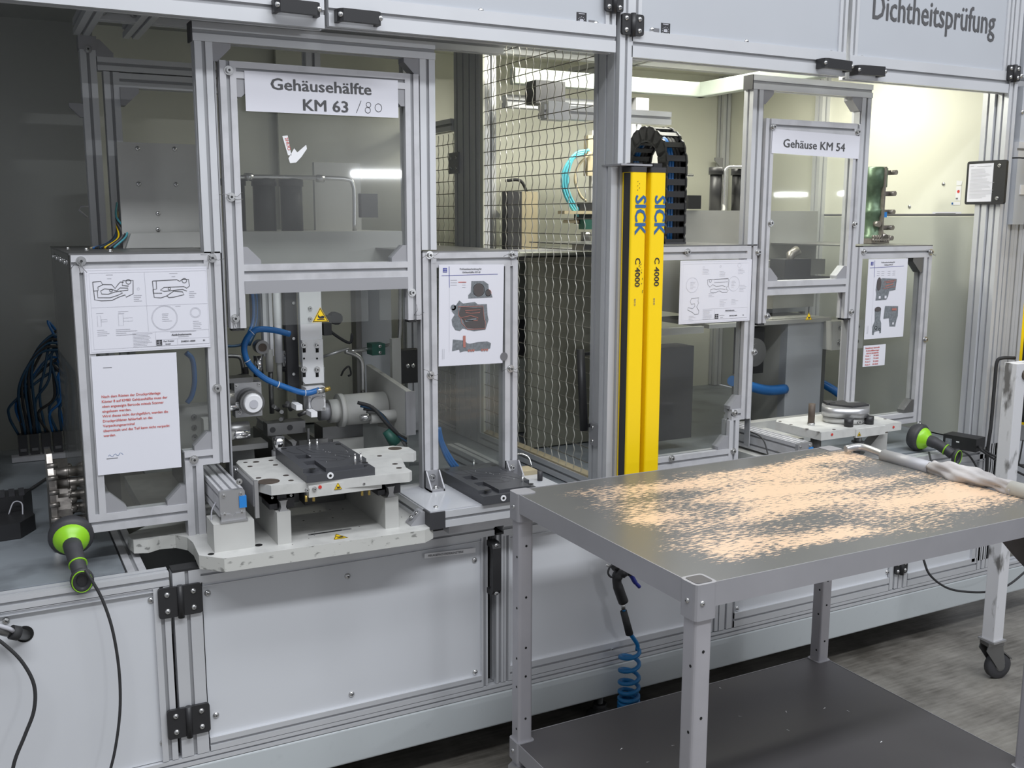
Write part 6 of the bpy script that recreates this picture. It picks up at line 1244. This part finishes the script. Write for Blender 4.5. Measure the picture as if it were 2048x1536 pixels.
for k in range(16):
    x0 = .08+.014*k+random.uniform(-.004, .004); h = random.uniform(.12, .33)
    pts = [(x0, 3.94, .85), (x0+random.uniform(-.03, .0), 3.93, .85+h*.5), (x0+random.uniform(-.01, .04), 3.92, .85+h*.85), (.22+random.uniform(-.02, .02), 3.93, .85+h+.08), (.27, 3.95, .95+h*.6)]
    B(('dark_blue_hose', 'rubber', 'blue_hose')[k % 3] if k % 5 else 'dark_blue_hose').tube(spline(pts, 6), .0048, 7).out('hose', tb)
for k in range(5):
    pts = [(.10+.01*k, 3.93, .85), (.09+.012*k, 3.91, 1.02+.02*k), (.16+.01*k, 3.90, 1.14+.015*k), (.25, 3.92, 1.15+.01*k)]
    B(('dark_blue_hose', 'rubber')[k % 2]).tube(spline(pts, 7), .005, 7).out('hose', tb)
B('rubber').cyl((.08, 3.45, .760), (.19, 3.70, .760), .005, 6).out('black_stick', None, 'thin black stick lying on the dark left worktop', 'stick')
ls = thing('left_bay_panel', 'grey sheet panel with a flange at the left edge of the dark bay', 'panel', (-.1, 3.6, .757))
B('panel_dark').box((-.6, 3.60, .757), (.005, 3.615, 1.25)).out('sheet', ls); B('gusset').prism([(.0, 1.22), (.035, 1.22), (.03, 1.20), (.0, 1.17)], 3.55, 3.60, 'Y').out('flange', ls)
# wires on the top plate of the far left guard box
wb = thing('wire_bundle', 'bundle of yellow, blue and black wires on the far left guard box', 'wires', (.36, 3.1, 1.54))
for k in range(11):
    m_ = ('tan', 'blue_hose', 'rubber', 'rubber', 'dark_blue_hose', 'rubber', 'warning_yellow', 'rubber', 'ink_grey', 'rubber', 'cyan_hose')[k]
    B(m_).tube(spline([(.27+.006*k, 2.98, 1.536), (.31+.006*k, 3.0, 1.545+.003*k), (.35, 3.05, 1.57+.005*k), (.365, 3.15, 1.60+.006*k)], 5), .003, 6).out('wire', wb)
# cable leaving the cable hole of the lower left door
ch2 = thing('corrugated_hose', 'chrome wrapped cable bundle entering the hole of the left lower door', 'cable', (.03, 2.45, .53))
e = oY(52, 1270, 2.515); B('steel_dark').tube([oY(-40, 1248, 2.44), oY(10, 1262, 2.45), e], [.010, .012, .013], 14).out('sleeve', ch2); B('rubber').tube([oY(22, 1264, 2.455), oY(38, 1267, 2.46)], .0165, 12).out('cable_tie', ch2); B('ink_light').tube([oY(-40, 1240, 2.43), oY(20, 1258, 2.44), oY(26, 1262, 2.445)], .005, 8).out('strand', ch2)
B('rubber').tube(spline([oY(-30, 1262, 2.44), oY(10, 1290, 2.44), oY(45, 1325, 2.44), oY(68, 1370, 2.44), oY(68, 1420, 2.44), (oY(50, 1470, 2.44)), oY(30, 1520, 2.44), oY(20, 1570, 2.44)], 8), .0042, 8).out('floor_cable', None, 'black cable curving down over the left lower door at the picture edge', 'cable')
# thin wires twisted on the bolts of the guard boxes
def whisk(par, px, py, n=3, L=.03):
    q = oY(px, py, YG-.010)
    for k in range(n):
        a = random.uniform(-2.4, .4)+(3.14 if k == 1 else 0); B('steel_dark').tube([q, q+Vector((L*.5*math.cos(a), -.006, L*.5*math.sin(a))), q+Vector((L*math.cos(a+.3), -.003, L*math.sin(a+.3)))], .0007, 5).out('binding_wire', par)
for p_ in ((162, 522), (424, 516)): whisk(G1, *p_)
for p_ in ((859, 510), (1024, 509), (861, 750), (1021, 737)): whisk(G2, *p_)
for p_ in ((462, 394), (470, 637), (828, 630)): whisk(s1, *p_)
whisk(G4, 1861, 504)
